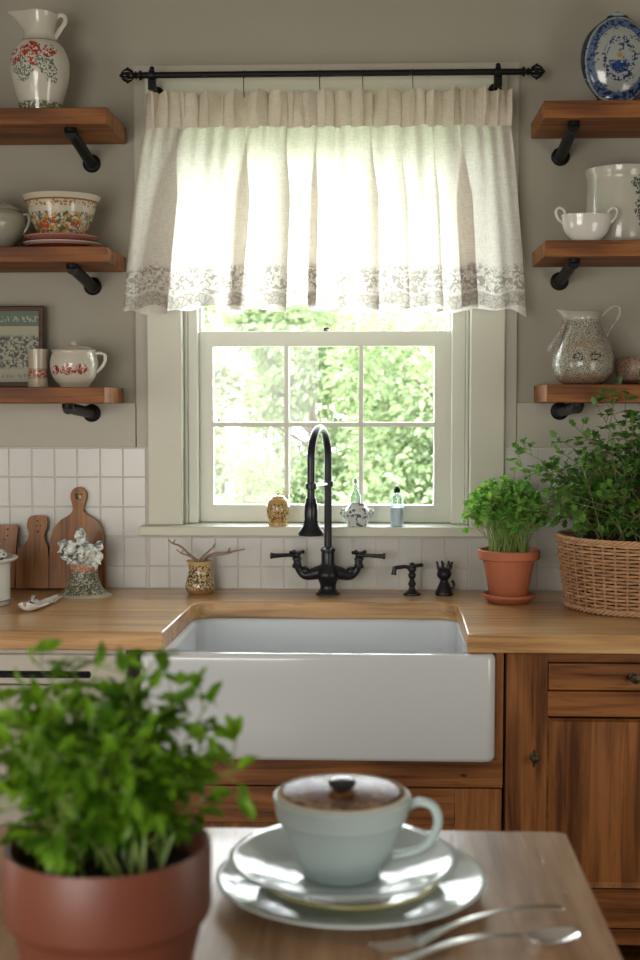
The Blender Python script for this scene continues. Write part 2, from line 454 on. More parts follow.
# stops
sxl = P(197, 420, .06).x; sxr = P(453, 420, .06).x
wl(MB().box(fl, sxl + .006, .03, .058, zst + .0005, ztop - .02).box(sxr - .006, fr, .03, .058, zst + .0005, ztop - .02)).build('window_stop', M_sash, win, bevel=.003)
zs0 = zst + .001; zs1 = P(320, 331, .06).z
gx0 = P(213, 420, .06).x; gx1 = P(434, 420, .06).x; gz0 = P(320, 505, .06).z; gz1 = P(320, 346, .06).z
mx1 = P(286.5, 420, .06).x; mx2 = P(361, 420, .06).x; mz = P(320, 424.5, .06).z; mw = .0062
ls = wl(MB().prism(rect(fl + .0005, fr - .0005, zs0, zs1), [rect(gx0, mx1 - mw, gz0, mz - mw), rect(mx1 + mw, mx2 - mw, gz0, mz - mw), rect(mx2 + mw, gx1, gz0, mz - mw),
     rect(gx0, mx1 - mw, mz + mw, gz1), rect(mx1 + mw, mx2 - mw, mz + mw, gz1), rect(mx2 + mw, gx1, mz + mw, gz1)], .06, .095)).build('lower_sash', M_sash, win, bevel=.003)
uz0 = zs1 - .03
ux0 = P(202, 320, .1).x; ux1 = P(449, 320, .1).x
us = wl(MB().prism(rect(fl + .0005, fr - .0005, uz0, ztop - .0205), [rect(ux0, ux1, zs1 - .004, ztop - .06)], .10, .135)).build('upper_sash', M_sash, win, bevel=.003)
for i, (a, b) in enumerate(((gx0, mx1 - mw), (mx1 + mw, mx2 - mw), (mx2 + mw, gx1))):
    for c, d in ((gz0, mz - mw), (mz + mw, gz1)):
        wl(MB().box(a + .0002, b - .0002, .077, .079, c + .0002, d - .0002)).build('pane', M_glass, ls, smooth=False)
wl(MB().box(ux0 + .0002, ux1 - .0002, .117, .119, zs1 - .0038, ztop - .0602)).build('pane', M_glass, us, smooth=False)
lk = P(325, 329, .075)
wl(MB().lathe([(.009, 0), (.009, .003), (.004, .004), (.004, .009), (0, .011)], 16, (lk.x, .075, zs1)).tube([(lk.x - .003, .07, zs1 + .006), (lk.x + .012, .066, zs1 + .009)], .003, 8)).build('sash_lock', M_bronze, win)

# outside: lawn, hedge line and trees
struct(MB().grid(lambda u, v: (-25 + 50 * u, .5 + 45 * v, -.35 + .25 * math.sin(u * 9) * v), 40, 20).build('ground', M_grass))
def tree(x, y, h, r, mat, label, n, leafs, low=.15, seed=1, name='garden_tree', cat='tree'):
    g = random.Random(seed); t = thing(name, label, cat, (x, y, -.3), group=None)
    tr = MB().tube([(0, 0, 0), (.05, 0, h * .3), (-.05, 0, h * .55), (0, .02, h * .8)], [h * .03, h * .024, h * .016, h * .006], 10)
    for k in range(7):
        a = g.uniform(0, 2 * PI); z = h * g.uniform(.25, .6)
        tr.tube(bez((0, 0, z), (math.cos(a) * r * .4, math.sin(a) * r * .4, z + h * .08), (math.cos(a) * r * .75, math.sin(a) * r * .75, z + h * .22), 6), [h * .012 * (1 - i / 8) for i in range(7)], 6)
    tr.build('trunk', M_bark, t)
    m = MB(); cs = []
    for k in range(28):
        a = g.uniform(0, 2 * PI); zz = g.uniform(low, .95); rr = r * math.sqrt(max(.05, 1 - ((zz - .5) / .55) ** 2)) * g.uniform(.35, .95)
        cs.append((Vector((math.cos(a) * rr, math.sin(a) * rr, zz * h)), r * g.uniform(.22, .42)))
    for k in range(n):
        c, cr_ = g.choice(cs); d = Vector((g.gauss(0, 1), g.gauss(0, 1), g.gauss(0, 1))).normalized()
        p = c + d * cr_ * g.uniform(.65, 1.05)
        L = leafs * g.uniform(.6, 1.3)
        dd = (d + Vector((g.uniform(-1, 1), g.uniform(-1, 1), g.uniform(-1, .6)))).normalized()
        m.leaf(p, dd, Vector((g.uniform(-1, 1), g.uniform(-1, 1), 1)), L, L * .6)
    m.build('crown', mat, t, normals=False)
    return t
tree(1.30, 12.0, 2.8, 1.9, M_tree, 'broad green tree outside, filling the right window panes', 17000, .11, -.05, 1)
tree(-.75, 16.5, 3.3, 1.5, M_tree, 'green tree seen through the middle of the window', 14000, .125, -.05, 2)
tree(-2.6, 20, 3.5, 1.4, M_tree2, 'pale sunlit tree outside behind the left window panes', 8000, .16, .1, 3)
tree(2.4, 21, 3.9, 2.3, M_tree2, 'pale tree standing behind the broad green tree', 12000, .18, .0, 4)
tree(-1.22, 11.0, 1.15, .42, M_tree, 'low rounded bush on the lawn seen through lower left panes', 2500, .06, .0, 5, 'garden_bush', 'bush')
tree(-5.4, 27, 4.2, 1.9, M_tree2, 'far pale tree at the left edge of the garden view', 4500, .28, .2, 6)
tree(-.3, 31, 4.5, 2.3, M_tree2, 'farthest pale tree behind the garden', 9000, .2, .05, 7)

# ------------------------------------------------------------------ worktop, sink, cabinets
zu = CT - .041
cf = PZ(163, 632, CT).y; cbk = PZ(325, 602, CT).y
kl = PZ(163, 632, CT).x; kr = PZ(468, 635, CT).x; kl2 = PZ(196, 602, CT).x; kr2 = PZ(457, 603, CT).x
rc = .05
def cpts():
    o = [(XL, -.012), (XL, cf), (kl, cf), (kl2 - .003, cbk - rc)]
    for i in range(1, 9): a = PI - i * PI / 16; o.append((kl2 + rc + rc * math.cos(a), cbk - rc + rc * math.sin(a)))
    for i in range(0, 9): a = PI / 2 - i * PI / 16; o.append((kr2 - rc + rc * math.cos(a), cbk - rc + rc * math.sin(a)))
    return o + [(kr, cf), (XR, cf), (XR, -.012)]
ct = MB().prism(cpts(), [], zu, CT, 'XY').build('countertop', M_counter, bevel=.003, loc=(0, 0, 0))
tag(ct, 'pale oak worktop running along the back wall, cut out around the white sink', 'countertop')

# sink
s0 = P(139, 700, cf - .022); s1 = P(496, 700, cf - .022); zt = zu - .001; zb = P(320, 762, cf - .022).z
sx0, sx1 = s0.x, s1.x; sy0 = cf - .022; sy1 = cbk + .035
def rrect(a, b, c, d, r, n=6):
    o = []
    for cx_, cy_, a0 in ((b - r, d - r, 0), (a + r, d - r, 90), (a + r, c + r, 180), (b - r, c + r, 270)):
        for i in range(n + 1):
            t = R(a0 + 90 * i / n); o.append((cx_ + r * math.cos(t), cy_ + r * math.sin(t)))
    return o
sk = MB(); loops = []
ix0, ix1, iy0, iy1 = kl2 + .004, kr2 - .002, sy0 + .034, cbk - .004
seq = [(sx0 + .012, sx1 - .012, sy0 + .012, sy1 - .012, zb, .02), (sx0 + .003, sx1 - .003, sy0 + .003, sy1 - .003, zb + .003, .022), (sx0, sx1, sy0, sy1, zb + .012, .022), (sx0, sx1, sy0, sy1, zt - .012, .022),
       (sx0 + .0015, sx1 - .0015, sy0 + .0015, sy1 - .0015, zt - .005, .022), (sx0 + .006, sx1 - .006, sy0 + .006, sy1 - .006, zt - .0008, .02), (sx0 + .012, sx1 - .012, sy0 + .011, sy1 - .011, zt, .018),
       (ix0 - .006, ix1 + .006, iy0 - .006, iy1 + .006, zt, .045), (ix0 - .001, ix1 + .001, iy0 - .001, iy1 + .001, zt - .003, .042), (ix0, ix1, iy0, iy1, zt - .01, .04),
       (ix0 + .004, ix1 - .004, iy0 + .004, iy1 - .004, zb + .05, .04), (ix0 + .012, ix1 - .012, iy0 + .012, iy1 - .012, zb + .033, .04), (ix0 + .035, ix1 - .035, iy0 + .035, iy1 - .035, zb + .025, .03)]
for a, b, c, d, z, r in seq: loops.append([(x, y, z) for x, y in rrect(a, b, c, d, r)])
n = len(loops[0]); vs = [p for l in loops for p in l]; fs = []
for i in range(len(loops) - 1):
    for k in range(n): fs.append((i * n + k, i * n + (k + 1) % n, (i + 1) * n + (k + 1) % n, (i + 1) * n + k))
fs.append(tuple(range(n))); fs.append(tuple((len(loops) - 1) * n + k for k in range(n)))
sk.add(vs, fs)
skt = thing('farmhouse_sink', 'large white fireclay apron sink set into the oak worktop under the window', 'sink', ((sx0 + sx1) / 2, (sy0 + sy1) / 2, zb))
def loc(m, t): return m.warp(lambda p: p - t.location)
loc(sk, skt).build('basin', M_porc, skt, angle=60)
loc(MB().lathe([(.045, 0), (.045, .003), (.035, .004), (.03, .001), (0, .001)], 32, ((sx0 + sx1) / 2, (sy0 + sy1) / 2, zb + .0255)), skt).build('drain', M_steel, skt)

def door_panel(th, name, x0, x1, z0, z1, y, stile, mats, th_=.02):
    """framed door: panel slab with two stiles and two rails"""
    d = loc(MB().box(x0 + stile - .004, x1 - stile + .004, y + .008, y + .014, z0 + stile - .004, z1 - stile * .8 + .004), th).build(name, mats[0], th, bevel=.001)
    for a_ in (x0, x1 - stile): loc(MB().box(a_, a_ + stile, y, y + th_, z0, z1), th).build('stile', mats[0], d, bevel=.002)
    for c_, e_ in ((z1 - stile * .8, z1), (z0, z0 + stile)): loc(MB().box(x0 + stile + .0005, x1 - stile - .0005, y, y + th_, c_, e_), th).build('rail', mats[1], d, bevel=.002)
    return d

yc = cf + .022                          # cabinet faces
zk = .09                                # toe kick
# cabinet under the sink
cx0 = P(137, 800, yc).x; cx1 = P(502.5, 800, yc).x
scb = thing('sink_cabinet', 'oak cabinet directly below the white sink', 'cabinet', ((cx0 + cx1) / 2, yc + .25, 0))
zr0 = P(320, 786, yc).z
wt = .018
loc(MB().box(cx0, cx0 + wt, yc + .02, -.02, zk, zb - .003).box(cx1 - wt, cx1, yc + .02, -.02, zk, zb - .003).box(cx0 + wt, cx1 - wt, yc + .02, -.02, zk, zk + .018)
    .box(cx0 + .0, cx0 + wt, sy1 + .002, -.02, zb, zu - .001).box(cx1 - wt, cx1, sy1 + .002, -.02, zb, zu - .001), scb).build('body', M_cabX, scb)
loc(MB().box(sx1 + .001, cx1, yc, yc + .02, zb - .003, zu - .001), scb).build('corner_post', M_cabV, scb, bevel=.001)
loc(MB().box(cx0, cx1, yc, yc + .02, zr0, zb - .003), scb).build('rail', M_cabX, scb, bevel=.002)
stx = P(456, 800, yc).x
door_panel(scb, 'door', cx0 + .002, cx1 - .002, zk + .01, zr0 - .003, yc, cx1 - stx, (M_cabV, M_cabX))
lt = P(464, 775, yc)
loc(MB().ball((lt.x, yc - .004, lt.z), .004, 10).box(lt.x - .007, lt.x + .007, yc - .003, yc, lt.z - .0015, lt.z + .0015), scb).build('latch', M_bronze, scb)
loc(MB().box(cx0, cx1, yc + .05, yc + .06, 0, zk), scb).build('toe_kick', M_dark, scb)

# right cabinet
rx0 = P(505, 800, yc).x; rx1 = rx0 + .62
rcb = thing('oak_cabinet', 'oak base cabinet with drawer and panelled door right of the sink', 'cabinet', ((rx0 + rx1) / 2, yc + .3, 0))
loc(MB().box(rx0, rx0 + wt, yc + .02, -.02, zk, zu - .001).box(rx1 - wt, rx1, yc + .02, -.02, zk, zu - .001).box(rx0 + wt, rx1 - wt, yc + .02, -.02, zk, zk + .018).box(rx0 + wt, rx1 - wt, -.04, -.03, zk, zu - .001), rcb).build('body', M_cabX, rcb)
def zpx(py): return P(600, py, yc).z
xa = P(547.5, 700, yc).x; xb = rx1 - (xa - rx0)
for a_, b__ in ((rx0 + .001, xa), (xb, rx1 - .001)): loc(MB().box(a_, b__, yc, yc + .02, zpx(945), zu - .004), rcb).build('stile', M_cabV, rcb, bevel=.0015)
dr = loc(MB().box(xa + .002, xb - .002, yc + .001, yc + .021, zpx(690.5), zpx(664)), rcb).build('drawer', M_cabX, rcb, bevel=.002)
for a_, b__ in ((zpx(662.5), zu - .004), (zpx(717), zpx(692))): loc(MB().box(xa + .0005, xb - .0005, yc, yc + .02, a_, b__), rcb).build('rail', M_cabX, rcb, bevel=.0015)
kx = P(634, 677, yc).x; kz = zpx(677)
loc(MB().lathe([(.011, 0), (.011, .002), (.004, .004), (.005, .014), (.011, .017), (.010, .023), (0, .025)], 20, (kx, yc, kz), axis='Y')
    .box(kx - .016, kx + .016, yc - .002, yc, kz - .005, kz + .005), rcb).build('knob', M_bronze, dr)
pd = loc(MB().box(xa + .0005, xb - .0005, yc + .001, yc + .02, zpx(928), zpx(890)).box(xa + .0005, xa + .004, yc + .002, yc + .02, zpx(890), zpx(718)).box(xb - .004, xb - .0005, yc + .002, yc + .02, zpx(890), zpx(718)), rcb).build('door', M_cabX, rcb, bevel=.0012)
pm = MB(); za, zb_ = zpx(888.5), zpx(719); bx0, bx1 = xa + .005, xb - .005; e = .010
pm.add([(bx0, yc + .004, za), (bx1, yc + .004, za), (bx1, yc + .004, zb_), (bx0, yc + .004, zb_),
        (bx0 + e, yc + .012, za + e), (bx1 - e, yc + .012, za + e), (bx1 - e, yc + .012, zb_ - e), (bx0 + e, yc + .012, zb_ - e),
        (bx0 + e * 1.6, yc + .011, za + e * 1.6), (bx1 - e * 1.6, yc + .011, za + e * 1.6), (bx1 - e * 1.6, yc + .011, zb_ - e * 1.6), (bx0 + e * 1.6, yc + .011, zb_ - e * 1.6)],
       [(0, 1, 5, 4), (1, 2, 6, 5), (2, 3, 7, 6), (3, 0, 4, 7), (4, 5, 9, 8), (5, 6, 10, 9), (6, 7, 11, 10), (7, 4, 8, 11), (8, 9, 10, 11)])
# shallow grooves between the panel's boards
for px in (578, 612, 648, 682):
    gx = P(px, 800, yc).x
    pm.box(gx - .0012, gx + .0012, yc + .0102, yc + .0108, za + .02, zb_ - .02)
loc(pm, rcb).build('panel', M_cabV, pd, angle=20, normals=False)
k2 = P(534, 757, yc)
loc(MB().lathe([(.010, 0), (.010, .002), (.004, .004), (.0045, .012), (.009, .015), (.008, .020), (0, .022)], 18, (k2.x, yc, k2.z), axis='Y')
    .prism([(k2.x - .004, k2.z - .008), (k2.x, k2.z - .026), (k2.x + .004, k2.z - .008), (k2.x + .003, k2.z + .01), (k2.x, k2.z + .018), (k2.x - .003, k2.z + .01)], [], yc - .0015, yc), rcb).build('knob', M_bronze, pd)
loc(MB().box(xa, xb, yc + .0, yc + .02, zpx(945), zpx(930)), rcb).build('plinth', M_cabX, rcb, bevel=.0015)
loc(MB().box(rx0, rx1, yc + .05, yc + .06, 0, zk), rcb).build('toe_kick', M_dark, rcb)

# cream dishwasher on the left
dx1 = P(127, 720, yc).x; dx0 = dx1 - .6
dw = thing('dishwasher', 'cream enamel dishwasher under the worktop left of the sink', 'dishwasher', ((dx0 + dx1) / 2, yc + .3, 0))
def zp(py): return P(60, py, yc).z
loc(MB().box(dx0 + .005, dx1 - .005, yc + .022, -.03, zk, zu - .004), dw).build('body', M_cream, dw)
loc(MB().box(dx0, dx1, yc, yc + .02, zk + .01, zp(686)), dw).build('door', M_cream, dw, bevel=.004)
cp = loc(MB().box(dx0, dx1, yc, yc + .02, zp(684.5), zp(655)), dw).build('control_panel', M_cream, dw, bevel=.003)
hx1 = P(88, 675, yc).x; hx0 = dx0 + .04
hm = MB().tube([(hx0, yc + .004, zp(674.5)), (hx0 + .005, yc - .012, zp(674.5)), (hx1 - .008, yc - .012, zp(674.5)), (hx1, yc + .004, zp(674.5))], .0045, 10)
hm.prism([(hx0 - .008, zp(678)), (hx1 + .004, zp(678)), (hx1 + .008, zp(674.5)), (hx1 + .004, zp(671)), (hx0 - .008, zp(671))], [], yc - .0008, yc + .001)
loc(hm, dw).build('handle', M_black, cp)
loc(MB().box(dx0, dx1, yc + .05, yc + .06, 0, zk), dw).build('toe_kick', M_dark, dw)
# ------------------------------------------------------------------ shelves and brackets
SH = {}
def shelf(key, pxend, pyb, pyt, side, label):
    yf = -.262
    e = P(pxend, pyb, yf); z0 = e.z; z1 = P(pxend, pyt, yf).z
    a, b = (XL + .004, e.x) if side < 0 else (e.x, XR - .004)
    m = MB().box(a - e.x, b - e.x, yf, -.014, 0, z1 - z0)
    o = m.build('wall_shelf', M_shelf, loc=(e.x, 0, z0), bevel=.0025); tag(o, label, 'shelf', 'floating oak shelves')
    SH[key] = z1
    return z0
def bracket(z0, fpx, epx, label, back=0):
    c = P(fpx[0], fpx[1], -.012); e = P(epx[0], epx[1], -.225)
    t = thing('shelf_bracket', label, 'bracket', (c.x, -.0005 - back, c.z), group='black iron shelf brackets')
    m = MB().lathe([(.0235, 0), (.0235, .005), (.020, .008), (.0145, .009), (.0145, .016), (.011, .018), (0, .018)], 28, axis='Y')
    m.build('flange', M_black, t)
    ez = z0 - .0125 - c.z
    pts = [(0, -.012, 0), (e.x * .15 - c.x * .15, -.05, ez * .2), ((e.x - c.x) * .8, -.19, ez * .95), (e.x - c.x, -.222, ez)]
    MB().tube(spline(pts, 6), .0145, 16).build('arm', M_black, t)
    MB().lathe([(.012, 0), (.015, .002), (.015, .012), (.008, .0125)], 16, (e.x - c.x, -.222, ez)).build('cap', M_black, t)
def mkside(side, data):
    for key, pxe, pb, pt, lab, fp, ep, bl_ in data:
        z0 = shelf(key, pxe, pb, pt, side, lab)
        bracket(z0, fp, ep, bl_, .012 if key[1] == '3' else 0)
mkside(-1, [('L1', 107, 124, 107, 'oak shelf upper left, holding the floral jug', (91, 163), (70, 126), 'black bracket under the upper left shelf with the floral jug'),
            ('L2', 106.7, 262, 246, 'oak shelf middle left, holding the ornate bowl and grey teapot', (92, 286), (72, 264), 'black bracket under the middle left shelf with the ornate bowl'),
            ('L3', 104.5, 403.5, 387, 'oak shelf lower left, holding the framed print and red flowered teapot', (92, 413), (69, 407), 'black bracket under the lower left shelf with the framed print')])
mkside(1, [('R1', 543.8, 118, 100.5, 'oak shelf upper right, holding the blue and white vase', (561, 156), (574, 121), 'black bracket under the upper right shelf with the blue and white vase'),
           ('R2', 545, 256.6, 240.3, 'oak shelf middle right, holding the white bowl and crock', (560, 281), (574, 260), 'black bracket under the middle right shelf with the white crock'),
           ('R3', 546.6, 402.5, 384.4, 'oak shelf lower right, holding the speckled pitcher', (559.5, 411), (577, 405), 'black bracket under the lower right shelf with the speckled pitcher')])

# ------------------------------------------------------------------ curtain rod and curtain
yr = -.105
ra = P(141, 76, yr); rb = P(523, 71, yr)
rod = thing('curtain_rod', 'black iron curtain rod with cage finials above the window', 'curtain rod', ((ra.x + rb.x) / 2, yr, (ra.z + rb.z) / 2))
zr = (ra.z + rb.z) / 2
L2 = (rb.x - ra.x) / 2
MB().tube([(-L2, 0, 0), (L2, 0, 0)], .0078, 18).build('pole', M_black, rod)
for s in (-1, 1):
    m = MB()
    m.lathe([(.008, -.004), (.012, 0), (.012, .004), (.007, .006), (.007, .010), (.011, .013), (.007, .016), (.006, .02), (.004, .021)], 18, (0, 0, 0), axis='X')
    c = .034
    for k in range(4):
        a = k * PI / 4
        m.tube([(c + .0155 * math.cos(q), .0155 * math.sin(q) * math.cos(a), .0155 * math.sin(q) * math.sin(a)) for q in [2 * PI * i / 20 for i in range(20)]], .0021, 6, closed=True)
    m.ball((c, 0, 0), .006, 10); m.ball((c + .017, 0, 0), .0045, 8)
    m.ball((c, 0, .0165), .004, 8); m.ball((c, 0, -.0165), .004, 8)
    m.warp(lambda p: Vector((p.x * s + s * L2, p.y, p.z))).build('finial', M_black, rod)
for px in (152, 498):
    bxx = P(px, 76, yr).x - rod.location.x
    m = MB().tube([(0, .078, -.028), (0, .05, -.03), (0, .018, -.018), (0, 0, -.0)], [.007, .007, .008, .009], 10)
    m.lathe([(.018, 0), (.018, .005), (.009, .008), (.007, .012)], 20, (0, .0805, -.028), axis='Y')
    m.tube([(-.006, 0, 0), (.006, 0, 0)], .0145, 18).ball((0, 0, .016), .0065, 10)
    m.box(-.010, .010, -.004, .006, -.036, 0)
    m.warp(lambda p: Vector((p.x + bxx, p.y, p.z))).build('rod_bracket', M_black, rod)

yk = -.115
zc1 = P(320, 92, yk).z; zcw = P(320, 126, yk).z; zch = P(320, 309, yk).z; zl = P(320, 262, yk).z
ctop = (P(143, 100, yk).x, P(511, 100, yk).x); cbot = (P(121, 300, yk).x, P(527, 300, yk).x)
crt = thing('curtain', 'gathered cream linen cafe curtain with lace hem hanging over the window', 'curtain', (0, yk, zch))
rg = random.Random(11)
def fpos(px): return (P(px, 300, yk).x - cbot[0]) / (cbot[1] - cbot[0])
folds = [(fpos(160), .017, .9), (fpos(236), .021, .95), (fpos(279), .018, .9), (fpos(312), .015, .6), (fpos(372), .021, .95), (fpos(404), .019, .8), (fpos(440), .014, .5), (fpos(470), .021, 1)]
ph = [rg.uniform(0, 6.28) for _ in range(12)]
def cloth(s, t):
    """s across, t from stitched waist (0) down to the hem (1)"""
    tt = t ** .85
    xa_ = ctop[0] + (ctop[1] - ctop[0]) * s; xb_ = cbot[0] + (cbot[1] - cbot[0]) * s
    x = xa_ + (xb_ - xa_) * tt; y = 0.0
    g = max(0, 1 - t * 3.2)
    y += .0055 * (.35 + .65 * g) * math.sin(s * 2 * PI * 27 + 1.3 * math.sin(s * 19))* (1 - .6 * t)
    y += .014 * (.4 + t) * math.sin(s * 2 * PI * 8.5 + 1.8 * math.sin(s * 9 + .6)) + .006 * t * math.sin(s * 2 * PI * 17 + 2)
    for c, w_, A in folds:
        u = (s - c) / w_
        if abs(u) < 5:
            e = math.exp(-u * u); k = min(1, t * 2.2 + .15) * A
            x -= .078 * k * u * e; y += .018 * k * u * math.exp(-u * u / 3)
    dz = 0
    if t > .7: dz = ((t - .7) / .3) * 1.4 * (.0045 * math.sin(s * 2 * PI * 9.5 + .5) + .004 * math.sin(s * 2 * PI * 4.3 + 2) - .010 * abs(2 * s - 1) ** 6)
    return x, y, dz
def body(s, t):
    x, y, dz = cloth(s, t); return (x, y, (zcw - zch) * (1 - t) + dz)
tl = (zcw - zl) / (zcw - zch)
M_lin = linen('curtain_linen', (.85, .81, .75), .62)
M_linh = linen('heading_linen', (.76, .69, .57), .12)
M_lace = linen('lace_linen', (.85, .81, .76), .60, lace=(0, zl - zch))
MB().grid(lambda u, v: body(u, v * tl), 560, 60).build('panel', M_lin, crt, angle=180, normals=False)
lb = MB().grid(lambda u, v: body(u, tl + v * (1 - tl)), 560, 20).build('lace_border', M_lace, crt, angle=180, normals=False); lb['label'] = 'patterned lace border along the hem'
def head(s, t):                          # t 0 waist .. 1 top frill
    x, y, _ = cloth(s, 0)
    a = math.sin(s * 2 * PI * 19 + 2.6 * math.sin(s * 14) + .5); b = math.sin(s * 2 * PI * 41 + 1.4 * math.sin(s * 23))
    k = math.sin(PI * min(1, t * .6))
    y += (.023 * a + .006 * b) * (.25 + .9 * t) - .006 * k
    x += (.017 * math.sin(2 * (s * 2 * PI * 19 + 2.6 * math.sin(s * 14) + .5)) * .55 * (1 - .12 * math.sin(s * 40)) + .004 * math.sin(s * 90)) * (.25 + .75 * math.sin(PI * min(1, .2 + t * .6)))
    z = (zcw - zch) + (zc1 - zcw) * t + t * (.0022 * math.sin(s * 2 * PI * 12 + 1) + .0015 * math.sin(s * 2 * PI * 31))
    z -= .0045 * abs(math.sin(s * PI * 19 + 1.3 * math.sin(s * 14))) * (1 - t) ** 3
    return (x, y - .003 - .006 * math.sin(PI * min(1, t * 1.6)), z)
MB().grid(head, 700, 16).build('heading', M_linh, crt, angle=180, normals=False)
for px in (244, 320, 363, 413):
    hx = P(px, 85, yk).x; z0_ = zr - zch
    MB().tube([(hx, .010 + .009 * math.cos(a) , z0_ + .0095 * math.sin(a)) for a in [R(d) for d in range(-60, 220, 20)]] +
              [(hx - .001, -.004, z0_ - .012), (hx, -.006, zc1 - zch + .002), (hx + .001, -.004, zc1 - zch - .012)], .0011, 6).build('hook', M_black, crt)

# ------------------------------------------------------------------ faucet
fy = -.095
f0 = PZ(328, 594, CT); fx = P(328, 560, fy).x
ft = thing('bridge_faucet', 'tall black gooseneck faucet with two lever handles behind the white sink', 'faucet', (fx, fy, CT + .0002))
def fz(py, y=fy): return P(328, py, y).z - CT
def fxx(px, y=fy): return P(px, 560, y).x - fx
s_ = S(fy)
b = MB().lathe(smoothprof([(12.5 * s_, 0), (12.5 * s_, .003), (10.5 * s_, .006), (7.8 * s_, fz(587)), (9.5 * s_, fz(581)), (12.5 * s_, fz(575)), (10 * s_, fz(568)), (5.6 * s_, fz(562))], 3), 28)
b.build('base', M_faucet, ft)
for sd in (-1, 1):
    ex = fxx(297) if sd < 0 else fxx(359)
    a = MB().tube(spline([(0, 0, fz(571)), (ex * .35, 0, fz(573)), (ex * .75, 0, fz(575)), (ex * .95, 0, fz(568)), (ex, 0, fz(559))], 5), [.0225 - .0125 * min(1, i / 12) for i in range(21)], 16)
    a.lathe([(.0115, 0), (.0125, .003), (.0125, .008), (.0095, .011), (.0085, .018), (.012, .021), (.012, .026), (.008, .03), (0, .031)], 20, (ex, 0, fz(568)))
    a.ball((ex * .74, 0, fz(571)), .0125, 12)
    arm = a.build('arm', M_faucet, ft)
    h = MB(); zc = fz(555)
    h.ball((ex, 0, zc), .0098, 12)
    for q in range(4):
        aa = q * PI / 2 + .5
        h.tube([(ex, 0, zc + .004), (ex + .016 * math.cos(aa), .016 * math.sin(aa), zc + .007)], [.004, .0045], 8).ball((ex + .017 * math.cos(aa), .017 * math.sin(aa), zc + .007), .0052, 8)
    hx_ = fxx(272) if sd < 0 else fxx(384)
    h.tube([(ex, 0, zc), (ex + (hx_ - ex) * .35, -.006, zc), (ex + (hx_ - ex) * .85, -.012, zc - .001), (hx_, -.014, zc - .001)], [.0068, .0048, .0062, .0070], 12)
    h.lathe([(.0075, -.0035), (.0088, 0), (.0075, .0035)], 14, (hx_, -.014, zc - .001), axis='X')
    h.build('lever_handle', M_faucet, arm)
c = MB().lathe([(.0175, fz(573)), (.0175, fz(568)), (.0195, fz(567)), (.0195, fz(565)), (.0170, fz(563)), (.0170, fz(552)), (.0195, fz(551)), (.0195, fz(549)), (.012, fz(547))], 28)
c.build('collar', M_faucet, ft)
hy = -.25                                # spray head hangs over the basin
hp = P(311, 520, hy); hxl = hp.x - fx; dy = hy - fy
za_ = P(320, 424.5, (fy + hy) / 2).z - CT - .0105; zs_ = za_ - .075
pts = [(0, 0, fz(552)), (0, 0, zs_ - .03), (0, 0, zs_ - .01)]
for i in range(0, 25):
    a = PI * i / 24; u = (1 - math.cos(a)) / 2
    pts.append((hxl * u, dy * u, zs_ + .075 * math.sin(a)))
zsp = P(311, 502, hy).z - CT
pts += [(hxl, dy, zs_ - .02), (hxl, dy, zsp)]
MB().tube(pts, .0098, 18).build('neck', M_faucet, ft)
def hz(py): return P(311, py, hy).z - CT
sh = MB().lathe([(.0122, hz(498)), (.0135, hz(501)), (.0140, hz(503)), (.0165, hz(505)), (.0172, hz(512)), (.0172, hz(520)), (.0200, hz(522)), (.0205, hz(526)), (.0320, hz(532)), (.0330, hz(534)), (.0300, hz(535.5)), (.022, hz(535)), (0, hz(534.6))], 28, (hxl, dy, 0))
sh.build('spray_head', M_faucet, ft)
zk_ = P(320, 485, (fy + hy) / 2).z - CT
for qx2, qy2, qz2 in ((0, 0, -.002), (hxl, dy, .002)):
    da = MB().lathe([(.0115, -.008), (.0138, -.006), (.0138, .006), (.0115, .008)], 18, (qx2, qy2, zk_ + qz2)).build('docking_ring', M_faucet, ft)
MB().tube([(0, 0, zk_ - .002), (hxl * .5, dy * .5, zk_), (hxl, dy, zk_ + .002)], .0050, 10).build('docking_arm', M_steel, da)

# side lever valve
q = PZ(412, 596, CT); qy = -.10; qx = P(412, 590, qy).x
sv = thing('side_valve', 'small black lever valve right of the gooseneck faucet', 'tap', (qx, qy, CT + .0002))
def gz(py): return P(412, py, qy).z - CT
MB().lathe(smoothprof([(.0225, 0), (.0225, .004), (.017, .007), (.009, .014), (.0075, .022), (.0105, .027), (.0085, .033), (.006, .040), (.0095, .046), (.0105, .052), (.007, .058), (.011, .063), (.011, .071), (.007, .074), (0, .075)], 2), 24).build('body', M_faucet, sv)
MB().tube([(0, 0, .068), (-.018, -.003, .073), (-.044, -.006, .070)], [.0062, .005, .0055], 12).tube([(-.044, -.006, .073), (-.046, -.006, .060), (-.047, -.006, .052)], [.006, .0058, .0072], 12).tube([(-.004, 0, .073), (.022, -.004, .077)], [.004, .0048], 8).ball((.023, -.004, .077), .0058, 8).ball((0, 0, .077), .007, 10).build('lever', M_faucet, sv)
# cat like figure
q2x = P(444, 590, qy).x
fg = thing('crowned_figurine', 'small black crowned figurine beside the lever valve on the worktop', 'figurine', (q2x, qy, CT + .0002))
MB().lathe(smoothprof([(.0225, 0), (.0230, .006), (.019, .016), (.0135, .028), (.010, .036), (.0105, .040)], 3), 24).tube(bez((.012, .006, .012), (.034, .01, .018), (.021, .008, .036), 8), [.004] * 9, 8).build('body', M_faucet, fg)
hd = MB().ball((0, 0, .054), .0190, 18, .88)
hd.ball((-.0075, -.0165, .056), .0038, 8).ball((.0075, -.0165, .056), .0038, 8).ball((0, -.019, .049), .003, 8)
hd.build('head', M_faucet, fg)
cw = MB().lathe([(.0165, .063), (.0185, .067), (.0165, .071)], 20)
for k in range(7):
    a = 2 * PI * k / 7; cw.tube([(.0155 * math.cos(a), .0155 * math.sin(a), .068), (.020 * math.cos(a), .020 * math.sin(a), .083)], [.0042, .0018], 8).ball((.020 * math.cos(a), .020 * math.sin(a), .083), .0032, 8)
